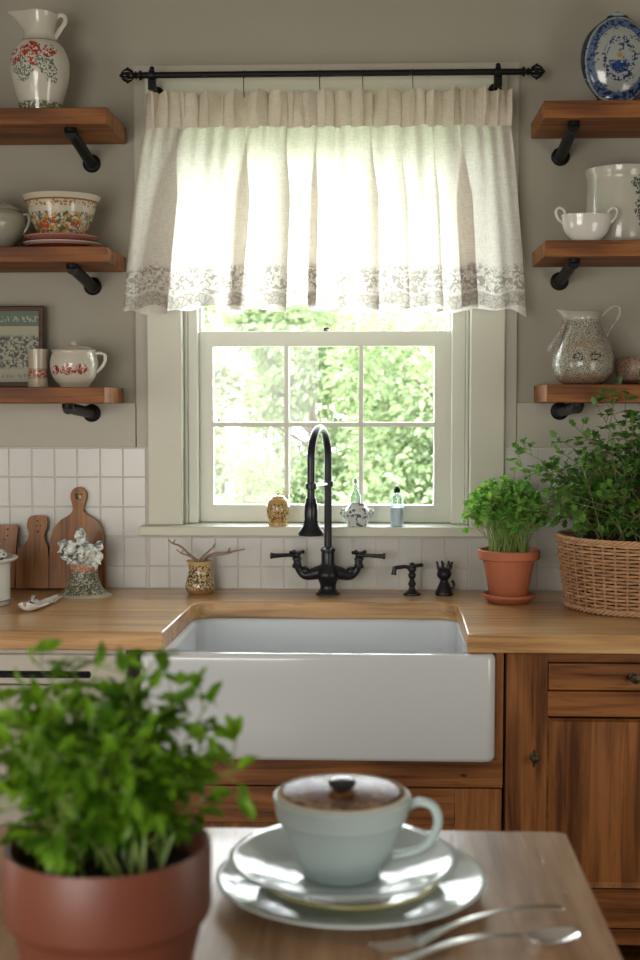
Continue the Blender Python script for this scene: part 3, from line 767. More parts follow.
cw.build('crown', M_faucet, fg)

# ------------------------------------------------------------------ generic turned vessel from photo rows
def rows(y, cx, zbase, lst):
    """photo (row, half width) pairs at plane y -> local (radius, height)"""
    return [(max(0, hw * S(y)), max(.0006 * i, P(cx, py, y - (hw * S(y) if py < 395 else 0)).z - zbase)) for i, (py, hw) in enumerate(lst)]
def vessel(prof, wall=.003, base=.006, k=3):
    out = smoothprof(prof, k); zt_ = out[-1][1]
    inn = [(max(.0, r - wall), max(z, base)) for r, z in reversed(out) if z > base]
    rl = out[-1][0]
    return out + [(rl - wall * .3, zt_ + wall * .35), (rl - wall * .75, zt_ + wall * .3)] + inn + [(0, base)]

# right terracotta pot
py_ = -.215
pt_x = P(508.5, 580, py_).x; zs = CT
pot = thing('potted_herb', 'bushy small leaved herb in a terracotta pot on its saucer by the window', 'potted plant', (pt_x, py_, CT + .0002))
MB().lathe([(.040, 0), (.050, .002), (.0655, .016), (.0665, .022), (.063, .023), (.050, .010), (0, .009)], 44).build('saucer', M_terra, pot)
zt_ = P(508, 549, py_).z - CT
MB().lathe([(.044, .0095), (.046, .011), (.0625, zt_ - .026), (.0725, zt_ - .0245), (.0760, zt_ - .022), (.0765, zt_ - .002), (.0735, zt_), (.0680, zt_ - .002), (.062, zt_ - .035), (0, zt_ - .035)], 48).build('pot', M_terra, pot, angle=50)
MB().lathe([(.0665, zt_ - .016), (.05, zt_ - .011), (.02, zt_ - .008), (0, zt_ - .0075)], 30).build('soil', M_soil, pot, normals=True)

def plant(parent, rootr, rootz, targets, n, mats, seed, stem_r, leafL, leafW, per, t0=.45, bend=.3, lobes=False, jit=.02, cup=True, droop=.2):
    g = random.Random(seed); st = MB(); lf = MB()
    for i in range(n):
        a = g.uniform(0, 2 * PI); r = rootr * math.sqrt(g.random())
        p0 = Vector((r * math.cos(a), r * math.sin(a), rootz))
        T = Vector(targets(g, p0, i))
        mid = (p0 + T) / 2 + Vector((p0.x - T.x, p0.y - T.y, 0)) * bend * .5 + Vector((g.gauss(0, jit), g.gauss(0, jit), (T.z - p0.z) * .1))
        pts = bez(p0, mid, T, 7)
        st.tube(pts, [stem_r * (1 - .6 * j / 7) for j in range(8)], 5)
        for k in range(per):
            t = t0 + (1 - t0) * (k + g.random()) / per
            j = min(6, int(t * 7)); q = pts[j].lerp(pts[j + 1], t * 7 - j)
            tn = (pts[j + 1] - pts[j]).normalized()
            ang = g.uniform(0, 2 * PI); sd = tn.orthogonal().normalized(); sd = (Matrix.Rotation(ang, 3, tn) @ sd)
            br = q + (sd + tn * .6).normalized() * leafL * g.uniform(.5, 1.5)
            st.tube([q, br], stem_r * .4, 4)
            for m in range(3):
                d = (Matrix.Rotation((m - 1) * .95, 3, tn.cross(sd).normalized() if False else Vector((0, 0, 1))) @ (sd + Vector((0, 0, g.uniform(-droop, .5))))).normalized()
                lf.leaf(br, d, Vector((g.gauss(0, .35), g.gauss(0, .35) - .15, 1)), leafL * g.uniform(.7, 1.2), leafW * g.uniform(.75, 1.15), lobes=lobes)
        lf.leaf(T, (pts[-1] - pts[-2]).normalized() + Vector((0, 0, .2)), Vector((g.gauss(0, 1), -1, .4)), leafL * 1.1, leafW, lobes=lobes)
    st.build('stems', mats[0], parent, normals=False); lf.build('leaves', mats[1], parent, normals=False, angle=180)
H0 = P(505, 520, py_).z - CT; Ht = P(505, 481, py_).z - CT
def tH(g, p0, i):
    if i == 0: return (.020, -.01, P(512, 452, py_).z - CT)
    if i == 1: return (.068, .02, P(540, 470, py_).z - CT)
    a = g.uniform(0, 2 * PI); r = math.sqrt(g.random())
    z = H0 + (Ht - H0) * math.sqrt(max(0, 1 - r * r)) * g.uniform(.45, 1.0) + .012 - (.026 * r * r)
    return (r * .104 * math.cos(a) - .008, r * .088 * math.sin(a), z)
plant(pot, .052, zt_ - .014, tH, 130, (M_stemL, M_leafH), 3, .0014, .0150, .0135, 6, .72, .25, True, .006)

# wicker basket with plant
bx = P(636, 580, -.27).x; by = -.275
bt = PZ(620, 618, CT)
bk = thing('wicker_basket', 'round woven wicker basket standing at the right end of the worktop', 'basket', (bx, by, CT + .0005))
Rb0, Rb1 = .165, .186
zbt_ = P(600, 538, by - .1).z - CT
M_wick = plain('wicker', (.42, .23, .12), .6, var=.45, nscale=35, bump=.4)
M_wickl = plain('pale_wicker', (.52, .31, .17), .6, var=.3, nscale=35, bump=.4)
ns = 40; nr = 19
wm = MB(); wm2 = MB(); g = random.Random(8)
for j in range(nr):
    z = .012 + (zbt_ - .026) * j / (nr - 1); rr = Rb0 + (Rb1 - Rb0) * j / (nr - 1)
    pts = []
    N = ns * 6
    for i in range(N):
        a = 2 * PI * i / N
        pts.append(((rr + .0042 * math.cos(a * ns / 2 + PI * (j % 2))) * math.cos(a), (rr + .0042 * math.cos(a * ns / 2 + PI * (j % 2))) * math.sin(a), z + .0012 * noise.noise(Vector((math.cos(a) * 3, math.sin(a) * 3, j)))))
    (wm if g.random() < .75 else wm2).tube(pts, .0036 + g.uniform(-.0004, .0004), 6, closed=True)
    pass
wv_ = wm.build('weave', M_wick, bk, normals=False, angle=180)
if wm2.v: wm2.build('weave', M_wickl, bk, normals=False, angle=180)
stm = MB()
for i in range(ns):
    a = 2 * PI * (i + .5) / ns * 1.0
    a = 2 * PI * i / ns
    stm.tube([((Rb0 + (Rb1 - Rb0) * t) * math.cos(a), (Rb0 + (Rb1 - Rb0) * t) * math.sin(a), .004 + (zbt_ - .012) * t) for t in (0, .5, 1)], .0030, 6)
stm.build('stakes', M_wick, bk, normals=False)
rm = MB()
for zz, rr, ww in ((zbt_ - .006, Rb1 + .001, .0052), (.007, Rb0 + .002, .0055)):
    for ph_ in range(3):
        pts = []
        for i in range(360):
            a = 2 * PI * i / 360; q_ = a * 26 + ph_ * 2 * PI / 3
            pts.append(((rr + ww * .75 * math.cos(q_)) * math.cos(a), (rr + ww * .75 * math.cos(q_)) * math.sin(a), zz + ww * .75 * math.sin(q_)))
        rm.tube(pts, ww * .62, 6, closed=True)
rm.build('rim', M_wickl, bk, normals=False, angle=180)
MB().lathe([(Rb0 - .004, .002), (Rb0 - .004, .006), (0, .006)], 40).build('bottom', M_wick, bk)
bp = thing('basket_plant', 'leafy green plant with arching sprigs growing out of the wicker basket', 'plant', (bx, by, CT + .008))
MB().lathe([(Rb0 - .022, .0), (Rb1 - .024, zbt_ - .03), (Rb1 - .026, zbt_ - .022), (.06, zbt_ - .014), (0, zbt_ - .012)], 36).build('soil', M_soil, bp)
tg = [(522, 470, -.05), (519, 452, -.02), (548, 500, -.16), (560, 455, -.08), (540, 478, -.1), (596, 408, .0), (603, 400, -.03), (619, 388, -.06), (625, 405, 0), (640, 380, 0), (575, 430, -.03), (582, 470, -.13), (556, 440, 0), (632, 425, -.1), (655, 390, .02), (665, 420, -.05), (540, 512, -.12), (612, 450, -.12), (590, 440, -.08), (548, 470, -.05)]
def tB(g, p0, i):
    if i < len(tg):
        px, py, dy_ = tg[i]; q = P(px, py, by + dy_); return (q.x - bx, dy_, q.z - CT)
    a = g.uniform(0, 2 * PI); r = math.sqrt(g.random())
    z = zbt_ + .05 + g.random() * .24 * (1.1 - r * .75)
    return (r * .21 * math.cos(a) - .01 - .02 * r, max(-.2, min(.15, r * .19 * math.sin(a))), z)
plant(bp, .12, zbt_ - .02, tB, 105, (M_stemD, M_leafB), 7, .0019, .021, .0165, 11, .25, .35, True, .02)

# ------------------------------------------------------------------ left side of the worktop
def onct(px, py): return PZ(px, py, CT)
# gold and black jar with dry twigs
M_gold = pottery('gold_black_pottery', (.60, .42, .20), [dict(c=(.03, .02, .012), z=(.012, .075), tex=('n', 190, .48, .54)), dict(c=(.78, .64, .42), z=(.018, .075), tex=('n', 300, .60, .64)), dict(c=(.30, .17, .07), z=(0, .012))], .22)
jy = -.095; jx = P(200, 580, jy).x
jar = thing('twig_jar', 'speckled gold and black jar with dry twigs, left of the faucet', 'jar', (jx, jy, CT + .0002))
MB().lathe(vessel(rows(jy, 200, CT, [(595, 9), (594, 11.5), (588, 14.8), (581, 14), (572, 11.5), (565, 12), (561, 14)])), 36).warp(lambda p: p - Vector((0, 0, min(.0, 0)))).build('jar', M_gold, jar)
M_twig = plain('dry_twig', (.26, .18, .13), .7, var=.4, nscale=90, bump=.5)
tw_ = [((0, 0), [(196, 562), (188, 552), (180, 545), (174, 543), (169, 539)], .0042), ((0, 0), [(198, 562), (190, 556), (182, 553), (177, 549)], .0034), ((0, 0), [(203, 562), (212, 554), (228, 552), (245, 549)], .0038),
       ((0, 0), [(200, 562), (208, 552), (214, 547), (213, 545)], .0034), ((0, 0), [(205, 561), (215, 556), (228, 554), (236, 550)], .0026)]
for i, (_, pp, r) in enumerate(tw_):
    pts = [(0 + .002 * i - .004, .0, .012)] + [(lambda w: (w.x - jx, (i - 2) * .004 - .002 * k, w.z - CT))(P(a, b_, jy)) for k, (a, b_) in enumerate(pp)]
    t_ = MB().tube(spline(pts, 4), [r * (1 - .55 * j / (4 * (len(pts) - 1))) for j in range(4 * (len(pts) - 1) + 1)], 7, )
    e = Vector(pts[-2]); t_.tube([e, e + Vector((.006, -.004, .012))], [r * .6, r * .3], 6)
    t_.build('twig', M_twig, jar)

# vase with white and green flowers
vy = -.145; vx = P(84, 585, vy).x
M_vase = pottery('speckled_vase', (.40, .36, .26), [dict(c=(.045, .065, .04), z=(.008, .068), tex=('v', 210, .62, .52)), dict(c=(.42, .10, .08), z=(.064, .082), tex=('n', 220, .44, .50)), dict(c=(.48, .43, .33), z=(0, .006))], .45)
va = thing('flared_vase', 'green speckled bell shaped vase with red band holding white blossoms', 'vase', (vx, vy, CT + .0002))
MB().lathe(vessel(rows(vy, 84, CT, [(601, 27.5), (599, 29), (597, 28), (592, 22.5), (586, 18), (578, 15), (570, 14), (563, 15)])), 40).build('vase', M_vase, va)
M_petal = plain('white_green_petal', (.78, .80, .76), .55, var=.12, nscale=50)
M_petal2 = plain('grey_green_leaf', (.18, .24, .23), .6, var=.3, nscale=60)
g = random.Random(5); pm_ = MB(); pg = MB()
fpts = [(82, 541, 8), (72, 549, 9), (92, 549, 9), (66, 555, 8), (99, 556, 8), (84, 555, 9), (76, 562, 8), (92, 563, 8), (63, 546, 6), (101, 546, 6), (81, 533, 6), (88, 568, 7)]
for px, py, r in fpts:
    c_ = P(px, py, vy); c_ = Vector((c_.x - vx, g.uniform(-.022, .008), c_.z - CT))
    rr = r * S(vy)
    for k in range(9):
        d = Vector((g.gauss(0, 1), g.gauss(0, 1) - .8, g.gauss(0, 1) + .3)).normalized()
        (pm_ if g.random() < .75 else pg).leaf(c_ + d * rr * .35, d, Vector((g.gauss(0, 1), g.gauss(0, 1), 1)), rr * .85, rr * .95, fold=.6)
    pm_.ball(c_, rr * .72, 10)
for px, py in ((82, 533), (68, 550), (99, 552), (84, 560)):
    c_ = P(px, py, vy); pg.tube([(0, 0, .05), (c_.x - vx, 0, c_.z - CT)], .0018, 6)
fl_ = thing('white_blossoms', 'cluster of white and grey green blossoms standing in the flared vase', 'flowers', (vx, vy, CT + .0002))
pm_.build('petals', M_petal, fl_, normals=False, angle=60); pg.build('leaves', M_petal2, fl_, normals=False)

# spoon rest
M_rest = pottery('blue_white_rest', (.62, .62, .58), [dict(c=(.05, .06, .10), tex=('n', 120, .54, .58))], .2)
rp0 = onct(27, 612); rp1 = onct(60, 600)
d = (rp1 - rp0); ang = math.atan2(d.y, d.x); Ln = d.length
srt = thing('spoon_rest', 'small white spoon rest with dark blue pattern lying on the worktop', 'spoon rest', (rp0.x, rp0.y, CT + .0005), rot=(0, 0, ang))
def bowlgrid(u, v):
    s = u; wdt = .030 * (math.sin(PI * min(1, s * 1.5 + .08)) ** .6 if s < .5 else 1) * (1 if s < .35 else max(.38, 1 - (s - .35) * 1.3)) 
    if s > .93: wdt *= max(.2, (1 - s) / .07)
    if s < .02: wdt *= .3
    k = 2 * v - 1
    return (Ln * 1.05 * s - .012, wdt * k, .003 + .012 * k * k * (1 if s < .6 else .5) + .012 * max(0, s - .55) + .010 * max(0, .08 - s) / .08)
m = MB().grid(bowlgrid, 28, 12); mo = m.build('dish', M_white, srt, angle=180)
sm = mo.modifiers.new('thick', 'SOLIDIFY'); sm.thickness = .0035; sm.offset = 1
# a patterned ceramic spoon lying in the rest
sp_ = thing('ceramic_spoon', 'white ceramic spoon with dark pattern resting on the spoon rest', 'spoon', (rp0.x + .004, rp0.y, CT + .012), rot=(0, R(-3), ang + R(14)))
m = MB().grid(lambda u, v: ((u) * .075, (2 * v - 1) * (.012 * math.sin(PI * min(1, u * 2.2 + .1)) ** .7 if u < .42 else .0042), .004 * (2 * v - 1) ** 2 + (.002 if u < .4 else .006) + .012 * max(0, u - .5)), 24, 8)
mo = m.build('spoon_body', M_rest, sp_, angle=180); sm = mo.modifiers.new('thick', 'SOLIDIFY'); sm.thickness = .002

# canister at the left edge
cy_ = -.30; cx_ = P(-22, 580, cy_).x
can = thing('white_canister', 'white enamel canister with flared rim, cut by the left photo edge', 'canister', (cx_, cy_, CT + .0002))
pr = rows(cy_, -22, CT, [(604.5, 30), (603.5, 31.5), (600, 32), (580, 32), (566, 32.5), (562, 34), (560, 39), (557.5, 40.5)])
pr[0] = (pr[0][0], 0)
MB().lathe(vessel(pr, .003, .005, 2), 44).build('body', M_white, can)
MB().lathe([(.0805, .0005 + pr[2][1]), (.0815, pr[2][1] + .002), (.0805, pr[2][1] + .004)], 44).build('band', plain('band_grey', (.20, .20, .18), .4), can)
zl_ = pr[-1][1] + .002
ld = MB().lathe([(.070, zl_ - .004), (.074, zl_ + .001), (.066, zl_ + .012), (.035, zl_ + .026), (.012, zl_ + .03), (.010, zl_ + .036), (.016, zl_ + .042), (.012, zl_ + .050), (0, zl_ + .052)], 36)
lid = thing('canister_lid', 'white lid with dark sprig pattern on the canister at left edge', 'lid', (cx_, cy_, CT + .0012)); ld.build('dome', pottery('sprig_lid', (.66, .65, .60), [dict(c=(.06, .08, .06), tex=('n', 90, .56, .60))], .2), lid)
MB().tube([(-.02, 0, zl_ + .03), (-.02, -.03, zl_ + .045), (.04, -.035, zl_ + .048), (.052, 0, zl_ + .03)], .005, 8).build('handle', M_white, lid)

# cutting boards, leaning on the tiles
def board(name, label, px0, px1, pyb, outline, holes, th_, ybase, lean, ring=False):
    yv = ybase
    o = [(P(a, b_, yv).x, P(a, b_, yv).z - CT) for a, b_ in outline]; cxm = sum(q[0] for q in o) / len(o)
    zmin = min(q[1] for q in o)
    o = [(a - cxm, b_ - zmin) for a, b_ in o]
    hs = []
    for a, b_, r in holes:
        q = P(a, b_, yv); hs.append([(q.x - cxm + r * math.cos(2 * PI * k / 14), q.z - CT - zmin + r * math.sin(2 * PI * k / 14)) for k in range(14)])
    m = MB().prism(o, hs, -th_, 0)
    ob = m.build(name, M_board_wood, loc=(cxm, ybase, CT + .004), rot=(-lean, 0, 0), bevel=.0015)
    tag(ob, label, 'cutting board'); return ob
def sm_out(pts, k=4):
    return [(p.x, p.y) for p in spline([(a, b_, 0) for a, b_ in pts], k)]
big = [(50, 588), (49.5, 560), (50, 540), (53, 528), (60, 520)] + sm_out([(67, 516), (71, 512), (71.5, 507), (69.5, 500), (69, 494), (72, 489), (77, 487), (82, 489), (85, 494), (84.5, 500), (82.5, 507), (83, 512), (88, 516)], 3) + [(95, 520), (101, 527), (104, 538), (106, 560), (106.5, 588)]
ob = board('paddle_cutting_board', 'large round shouldered wooden paddle board behind the flared vase', 0, 0, 588, big, [(77, 497, .0075)], .014, -.045, R(7))
med = [(17, 588), (16, 560), (18, 549), (24, 544)] + sm_out([(27, 540), (28, 534), (26, 527), (27, 519), (31, 516), (42, 516), (45.5, 519), (46, 527), (43.5, 534), (44, 540), (47, 546)], 3) + [(49, 560), (49.5, 588)]
board('handled_cutting_board', 'medium wooden board with pierced handle between two other boards', 0, 0, 588, med, [(36.5, 521, .0022), (36, 526, .0018), (39.5, 526, .0018), (37, 532, .0028)], .013, -.048, R(8))
sml = [(-22, 588), (-22, 532), (-16, 526), (14, 525), (17, 528), (16, 545), (15.5, 588)]
board('plain_cutting_board', 'small wooden board at the far left edge with tiny pierced marks', 0, 0, 588, sml, [(7, 530, .0024), (7, 536, .0018), (4, 540, .0018)], .013, -.048, R(8))

# ------------------------------------------------------------------ on the window sill
M_amber = pottery('amber_jar', (.48, .31, .10), [dict(c=(.16, .07, .02), tex=('n', 160, .47, .55), z=(.010, .060)), dict(c=(.62, .50, .28), tex=('n', 260, .58, .62), z=(.012, .060))], .25)
ay = -.028; ax = P(278, 510, ay).x; zi = zst
aj = thing('amber_jar', 'small round amber patterned jar with lid on the window sill', 'jar', (ax, ay, zi + .0002))
pr = rows(ay, 278, zi, [(528, 9), (526, 9.5), (522, 9), (517, 11), (508, 11.8), (501, 10.5), (498, 7.5)]); pr[0] = (pr[0][0], 0)
MB().lathe(vessel(pr, .003, .004), 32).build('body', M_amber, aj)
zt2 = pr[-1][1]
MB().lathe([(.0185, zt2 + .0015), (.019, zt2 + .003), (.012, zt2 + .007), (.003, zt2 + .009), (.004, zt2 + .013), (0, zt2 + .015)], 24).build('lid', M_amber, aj)
# ceramic cruet: patterned handled pot with a glass stopper bottle
M_crt = pottery('grey_toile', (.60, .61, .60), [dict(c=(.10, .11, .13), tex=('n', 110, .53, .57))], .2)
ey = -.026; ex_ = P(357, 515, ey).x
cr_t = thing('toile_pot', 'small white and grey patterned two handled pot on the window sill', 'pot', (ex_, ey, zi + .0002))
pr = rows(ey, 357, zi, [(528, 9), (526, 9.5), (522, 11), (515, 13), (510, 12.5), (506, 9), (503.5, 7.5)]); pr[0] = (pr[0][0], 0)
MB().lathe(vessel(pr, .003, .004), 32).build('body', M_crt, cr_t)
for sd in (-1, 1):
    MB().tube(spline([(sd * .029, 0, .022), (sd * .040, 0, .030), (sd * .042, 0, .040), (sd * .032, 0, .044)], 4), .0028, 8).build('handle', M_crt, cr_t)
bb = thing('stopper_bottle', 'small clear glass bottle with stopper standing in the patterned pot', 'bottle', (ex_ - .004, ey, zi + .0045))
MB().lathe([(.012, 0), (.014, .002), (.014, .075), (.009, .084), (.006, .090), (.006, .100), (.008, .103), (.005, .106), (0, .107)], 24).build('glass', M_bottle, bb)
MB().lathe([(.004, .108), (.006, .112), (.003, .120), (0, .122)], 16).build('stopper', plain('grey_stopper', (.35, .36, .36), .3), bb)
# clear bottle
hyb = -.026; hxb = P(397, 515, hyb).x
cb = thing('glass_bottle', 'clear slim bottle with black cap at the right of the window sill', 'bottle', (hxb, hyb, zi + .0002))
MB().lathe([(.0155, 0), (.017, .002), (.017, .078), (.012, .083), (.009, .085), (.009, .088), (0, .088)], 28).build('glass', M_bottle, cb)
MB().lathe([(.0158, .0015), (.0158, .05), (0, .05)], 24).build('liquid', plain('pale_liquid', (.74, .80, .84), .2), cb)

MB().lathe([(.0085, .0885), (.0085, .098), (.005, .101), (.004, .104), (0, .105)], 20).build('cap', M_black, cb)

# ------------------------------------------------------------------ left shelves
ys = -.165
def shz(k): return SH[k] + .0003
def vrows(px, key, lst, y=ys, base=True):
    r = rows(y, px, shz(key), lst)
    if base:
        k = r[-1][1] if False else None
        r[0] = (r[0][0], 0.0)
    return r
# floral jug
jx = P(40, 60, ys).x
M_jug = pottery('floral_jug_glaze', (.60, .57, .49), [
    dict(c=(.10, .15, .11), z=(.045, .150), blobs=[(-.036, .112, .022), (-.026, .090, .018), (.026, .118, .021), (.036, .100, .018), (.042, .078, .011), (-.010, .100, .010), (-.036, .080, .007)], tex=('n', 210, .47, .53), ba=.014),
    dict(c=(.34, .030, .014), blobs=[(-.004, .146, .024), (-.048, .136, .019), (.036, .144, .017), (0, .116, .009), (-.024, .150, .010)], tex=('n', 150, .45, .50), ba=.018),
    dict(c=(.14, .16, .07), z=(.003, .028), tex=('n', 140, .40, .48), e=.003), dict(c=(.20, .16, .09), z=(.176, .179))], .16)
jug = thing('floral_jug', 'tall cream jug with red flowers on the upper left shelf', 'jug', (jx, ys, shz('L1')))
jh = vrows(40, 'L1', [(108, 19.5), (103, 21), (92, 23.5), (76, 27.5), (62, 29.2), (50, 28), (41, 23), (35, 16.5), (30, 15.2), (22, 16), (14, 17.5), (8.5, 19)])
zT = jh[-1][1]; zN = jh[8][1]
def spout(p, a):
    k = max(0, (p.z - zN) / (zT - zN)); 
    c = max(0, -math.cos(a)); 
    return (p.x - .034 * k ** 1.4 * c ** 5 , p.y * (1 - .25 * k * c), p.z + .004 * k * c ** 3 - .004 * k * max(0, math.cos(a)))
MB().lathe(vessel(jh), 64, fn=spout).build('body', M_jug, jug, angle=60)
sc_ = S(ys)
MB().tube(spline([(15.5 * sc_, 0, zT - .012), (20 * sc_, 0, zT - .003), (24.5 * sc_, 0, zT - .006), (25.5 * sc_, 0, zT - .020), (20 * sc_, 0, zT - .040), (13 * sc_, 0, zT - .066)], 5), .0038, 10, flat=1.5).build('handle', M_jug, jug)

# ornate bowl on plates
M_pl = [pottery('red_plate', (.30, .05, .035), [dict(c=(.55, .42, .36), z=(.010, .02))], .2), pottery('pink_plate', (.48, .20, .16), [], .2)]
cx_ = P(62, 240, ys).x
zz = shz('L2'); zb2 = P(62, 234.5, ys - .055).z; ph2 = (zb2 - zz) / 2 - .0005
for i, (nm, lab, mat, pxw) in enumerate((('stacked_plate', 'dark red plate at the bottom under the ornate bowl', M_pl[0], 38), ('stacked_plate', 'pink rimmed red plate directly under the ornate bowl', M_pl[1], 37))):
    rr = pxw * sc_
    o = MB().lathe([(rr * .55, 0), (rr * .58, .002), (rr * .8, ph2 * .45), (rr, ph2 * .9), (rr + .001, ph2 * 1.05), (rr - .003, ph2 * 1.05), (rr * .78, ph2 * .8), (rr * .55, ph2 * .75), (0, ph2 * .75)], 48).build(nm, mat, loc=(cx_, ys, zz + i * ph2)); tag(o, lab, 'plate', 'stacked red plates')
zz += ph2 * 1.8 + .001
bw = thing('ornate_bowl', 'cream footed bowl with gold rim band and colourful flowers on red plates', 'bowl', (cx_, ys, zz))
hb = [(r, z) for r, z in rows(ys, 62, zz, [(235, 21), (232, 22), (222, 28), (210, 32), (201, 34), (195, 37), (191, 39)])]; hb[0] = (hb[0][0], 0)
hh = hb[-1][1]
M_bowl = pottery('ornate_bowl_glaze', (.58, .52, .42), [
    dict(c=(.50, .28, .06), z=(.004, hh * .56), tex=('n', 70, .48, .54)), dict(c=(.08, .13, .08), z=(.004, hh * .58), tex=('n', 95, .52, .56)), dict(c=(.45, .07, .03), z=(.004, hh * .56), blobs=[(-.03, hh * .25, .014), (.0, hh * .35, .009), (.045, hh * .3, .010)], tex=('n', 120, .44, .5)),
    dict(c=(.20, .12, .05), z=(.003, hh * .57), tex=('e', 110, .05, .02), f=.6), dict(c=(.34, .19, .06), z=(hh * .70, hh * .86), tex=('v', 120, .5, .4)), dict(c=(.28, .12, .04), z=(hh * .84, hh * .88))], .16)
MB().lathe(vessel(hb, .0035), 56).build('bowl', M_bowl, bw, angle=60)

# grey green teapot at the edge
tx = P(-10, 220, ys).x
M_sage = pottery('sage_glaze', (.36, .36, .28), [], .2)
tp = thing('sage_teapot', 'plain grey green lidded pot at the left edge of the middle shelf', 'pot', (tx, ys, shz('L2')))
hp_ = vrows(-10, 'L2', [(246, 21), (243, 24), (232, 33), (220, 36.5), (212, 35), (208, 31)])
MB().lathe(vessel(hp_), 48).build('body', M_sage, tp)
zq = hp_[-1][1]
MB().lathe([(.074, zq + .001), (.078, zq + .004), (.076, zq + .008), (.05, zq + .022), (.015, zq + .03), (.012, zq + .036), (.014, zq + .042), (0, zq + .046)], 40).build('lid', M_sage, tp)
MB().tube(spline([(33 * sc_, 0, zq - .006), (38 * sc_, 0, zq - .006), (39.5 * sc_, 0, zq - .020), (37 * sc_, 0, zq - .04), (31 * sc_, 0, zq - .058)], 5), .0042, 10).build('handle', M_sage, tp)

# framed print leaning on the wall
fy0 = -.052
fa = P(-33, 384, fy0); fb = P(43, 306, fy0)
wF = fb.x - fa.x; hF = fb.z - shz('L3')
M_frame = wood('dark_frame_wood', (.02, .008, .004), (.05, .02, .01), (.08, .035, .018), 'X', 2, .35)
fr_ = thing('framed_print', 'dark wood framed toile print with green title band on the lower left shelf', 'picture', (fa.x + wF / 2, fy0, shz('L3') + .001), rot=(R(-5), 0, 0))
MB().prism([(-wF / 2, 0), (wF / 2, 0), (wF / 2, hF), (-wF / 2, hF)], [[(-wF / 2 + .013, .013), (wF / 2 - .013, .013), (wF / 2 - .013, hF - .013), (-wF / 2 + .013, hF - .013)]], -.012, 0).build('frame', M_frame, fr_, bevel=.002)
t = NT('toile_print'); x = t.xyz()
sc1 = t.m2('MULTIPLY', t.ss(t.noise(t.map((1, 1, 1)), 120, 4, .8), .47, .53), t.m2('MULTIPLY', t.ss(x[2], .045, .055), t.ss(x[2], hF * .66, hF * .60)))
c = t.mix(t.m2('MULTIPLY', sc1, .92), (.36, .35, .25), (.02, .03, .04))
row = t.m2('MULTIPLY', t.ss(t.noise(t.map((1, 1, .3)), 260, 1), .50, .56), t.m2('MULTIPLY', t.ss(x[2], .024, .026), t.ss(x[2], .035, .033)))
c = t.mix(t.m2('MULTIPLY', row, .6), c, (.06, .06, .05))
g1 = t.ss(x[2], hF * .75, hF * .755); c = t.mix(g1, c, (.10, .15, .11))
t2_ = t.m2('MULTIPLY', t.ss(t.noise(t.map((1, 1, .5)), 230, 1), .50, .55), t.m2('MULTIPLY', t.ss(x[2], hF * .80, hF * .805), t.ss(x[2], hF * .88, hF * .875)))
c = t.mix(t.m2('MULTIPLY', t2_, .75), c, (.42, .42, .32))
MB().box(-wF / 2 + .0125, wF / 2 - .0125, -.0065, -.002, .0125, hF - .0125).build('print', t.fin(c, .35), fr_)

# small patterned beaker
M_beak = pottery('beaker_glaze', (.46, .40, .30), [dict(c=(.30, .035, .02), z=(.026, .044), tex=('n', 200, .44, .5)), dict(c=(.20, .12, .06), z=(.045, .047)), dict(c=(.20, .12, .06), z=(.0225, .0245))], .25)
kx_ = P(38, 370, -.15).x
be = thing('small_beaker', 'small tan beaker with red flower band beside the framed print', 'cup', (kx_, -.15, shz('L3')))
hk = rows(-.15, 38, shz('L3'), [(387, 10.5), (384, 10.3), (370, 9.6), (356, 10), (349, 10.6)]); hk[0] = (hk[0][0], 0)
MB().lathe(vessel(hk, .0022, .004), 36).build('body', M_beak, be)
MB().lathe([(.0245, hk[-1][1] - .0035), (.0258, hk[-1][1] - .002), (.0245, hk[-1][1])], 36).build('rim_band', M_white, be)

# red flowered teapot
tx = P(74, 370, -.15).x; s2 = S(-.15)
M_rt = pottery('red_flower_glaze', (.58, .54, .45), [dict(c=(.28, .025, .02), blobs=[(-.002, .045, .015), (-.036, .043, .012), (.030, .045, .014), (-.018, .040, .006), (.014, .040, .006)], tex=('n', 150, .45, .51), ba=.010, bn=180)], .15)
tpt = thing('flowered_teapot', 'cream lidded pot with red flowers and side handle on the lower left shelf', 'teapot', (tx, -.15, shz('L3')))
hq = rows(-.15, 72, shz('L3'), [(387, 14), (384.5, 15.5), (382, 18), (375, 22), (365, 24), (357, 23.2), (352, 21.5), (349.5, 22.8)]); hq[0] = (hq[0][0], 0)
MB().lathe(vessel(hq), 48, fn=None).build('body', M_rt, tpt)
zq = hq[-1][1]
MB().lathe([(.048, zq + .001), (.051, zq + .003), (.045, zq + .007), (.02, zq + .012), (.007, zq + .014), (.008, zq + .018), (.010, zq + .021), (.006, zq + .025), (0, zq + .026)], 36).build('lid', M_rt, tpt)
MB().tube(spline([(21 * s2, 0, zq - .010), (27 * s2, 0, zq - .007), (31.5 * s2, 0, zq - .013), (31 * s2, 0, zq - .030), (26 * s2, 0, zq - .048), (19.5 * s2, 0, zq - .060)], 5), .0042, 10).build('handle', M_rt, tpt)

# ------------------------------------------------------------------ right shelves
yv = -.12; gx = P(617, 60, yv).x; s3 = S(yv)
zz = shz('R1')
hv = rows(yv, 617, zz, [(99, 18), (97, 18.5), (93, 19.5), (85, 24.5), (74, 30), (60, 34.2), (46, 35.2), (34, 33), (24, 27), (18, 18), (15, 11.5), (13.5, 10)]); hv[0] = (hv[0][0], 0)
Hh = hv[-1][1]
t = NT('delft_glaze'); x = t.xyz()
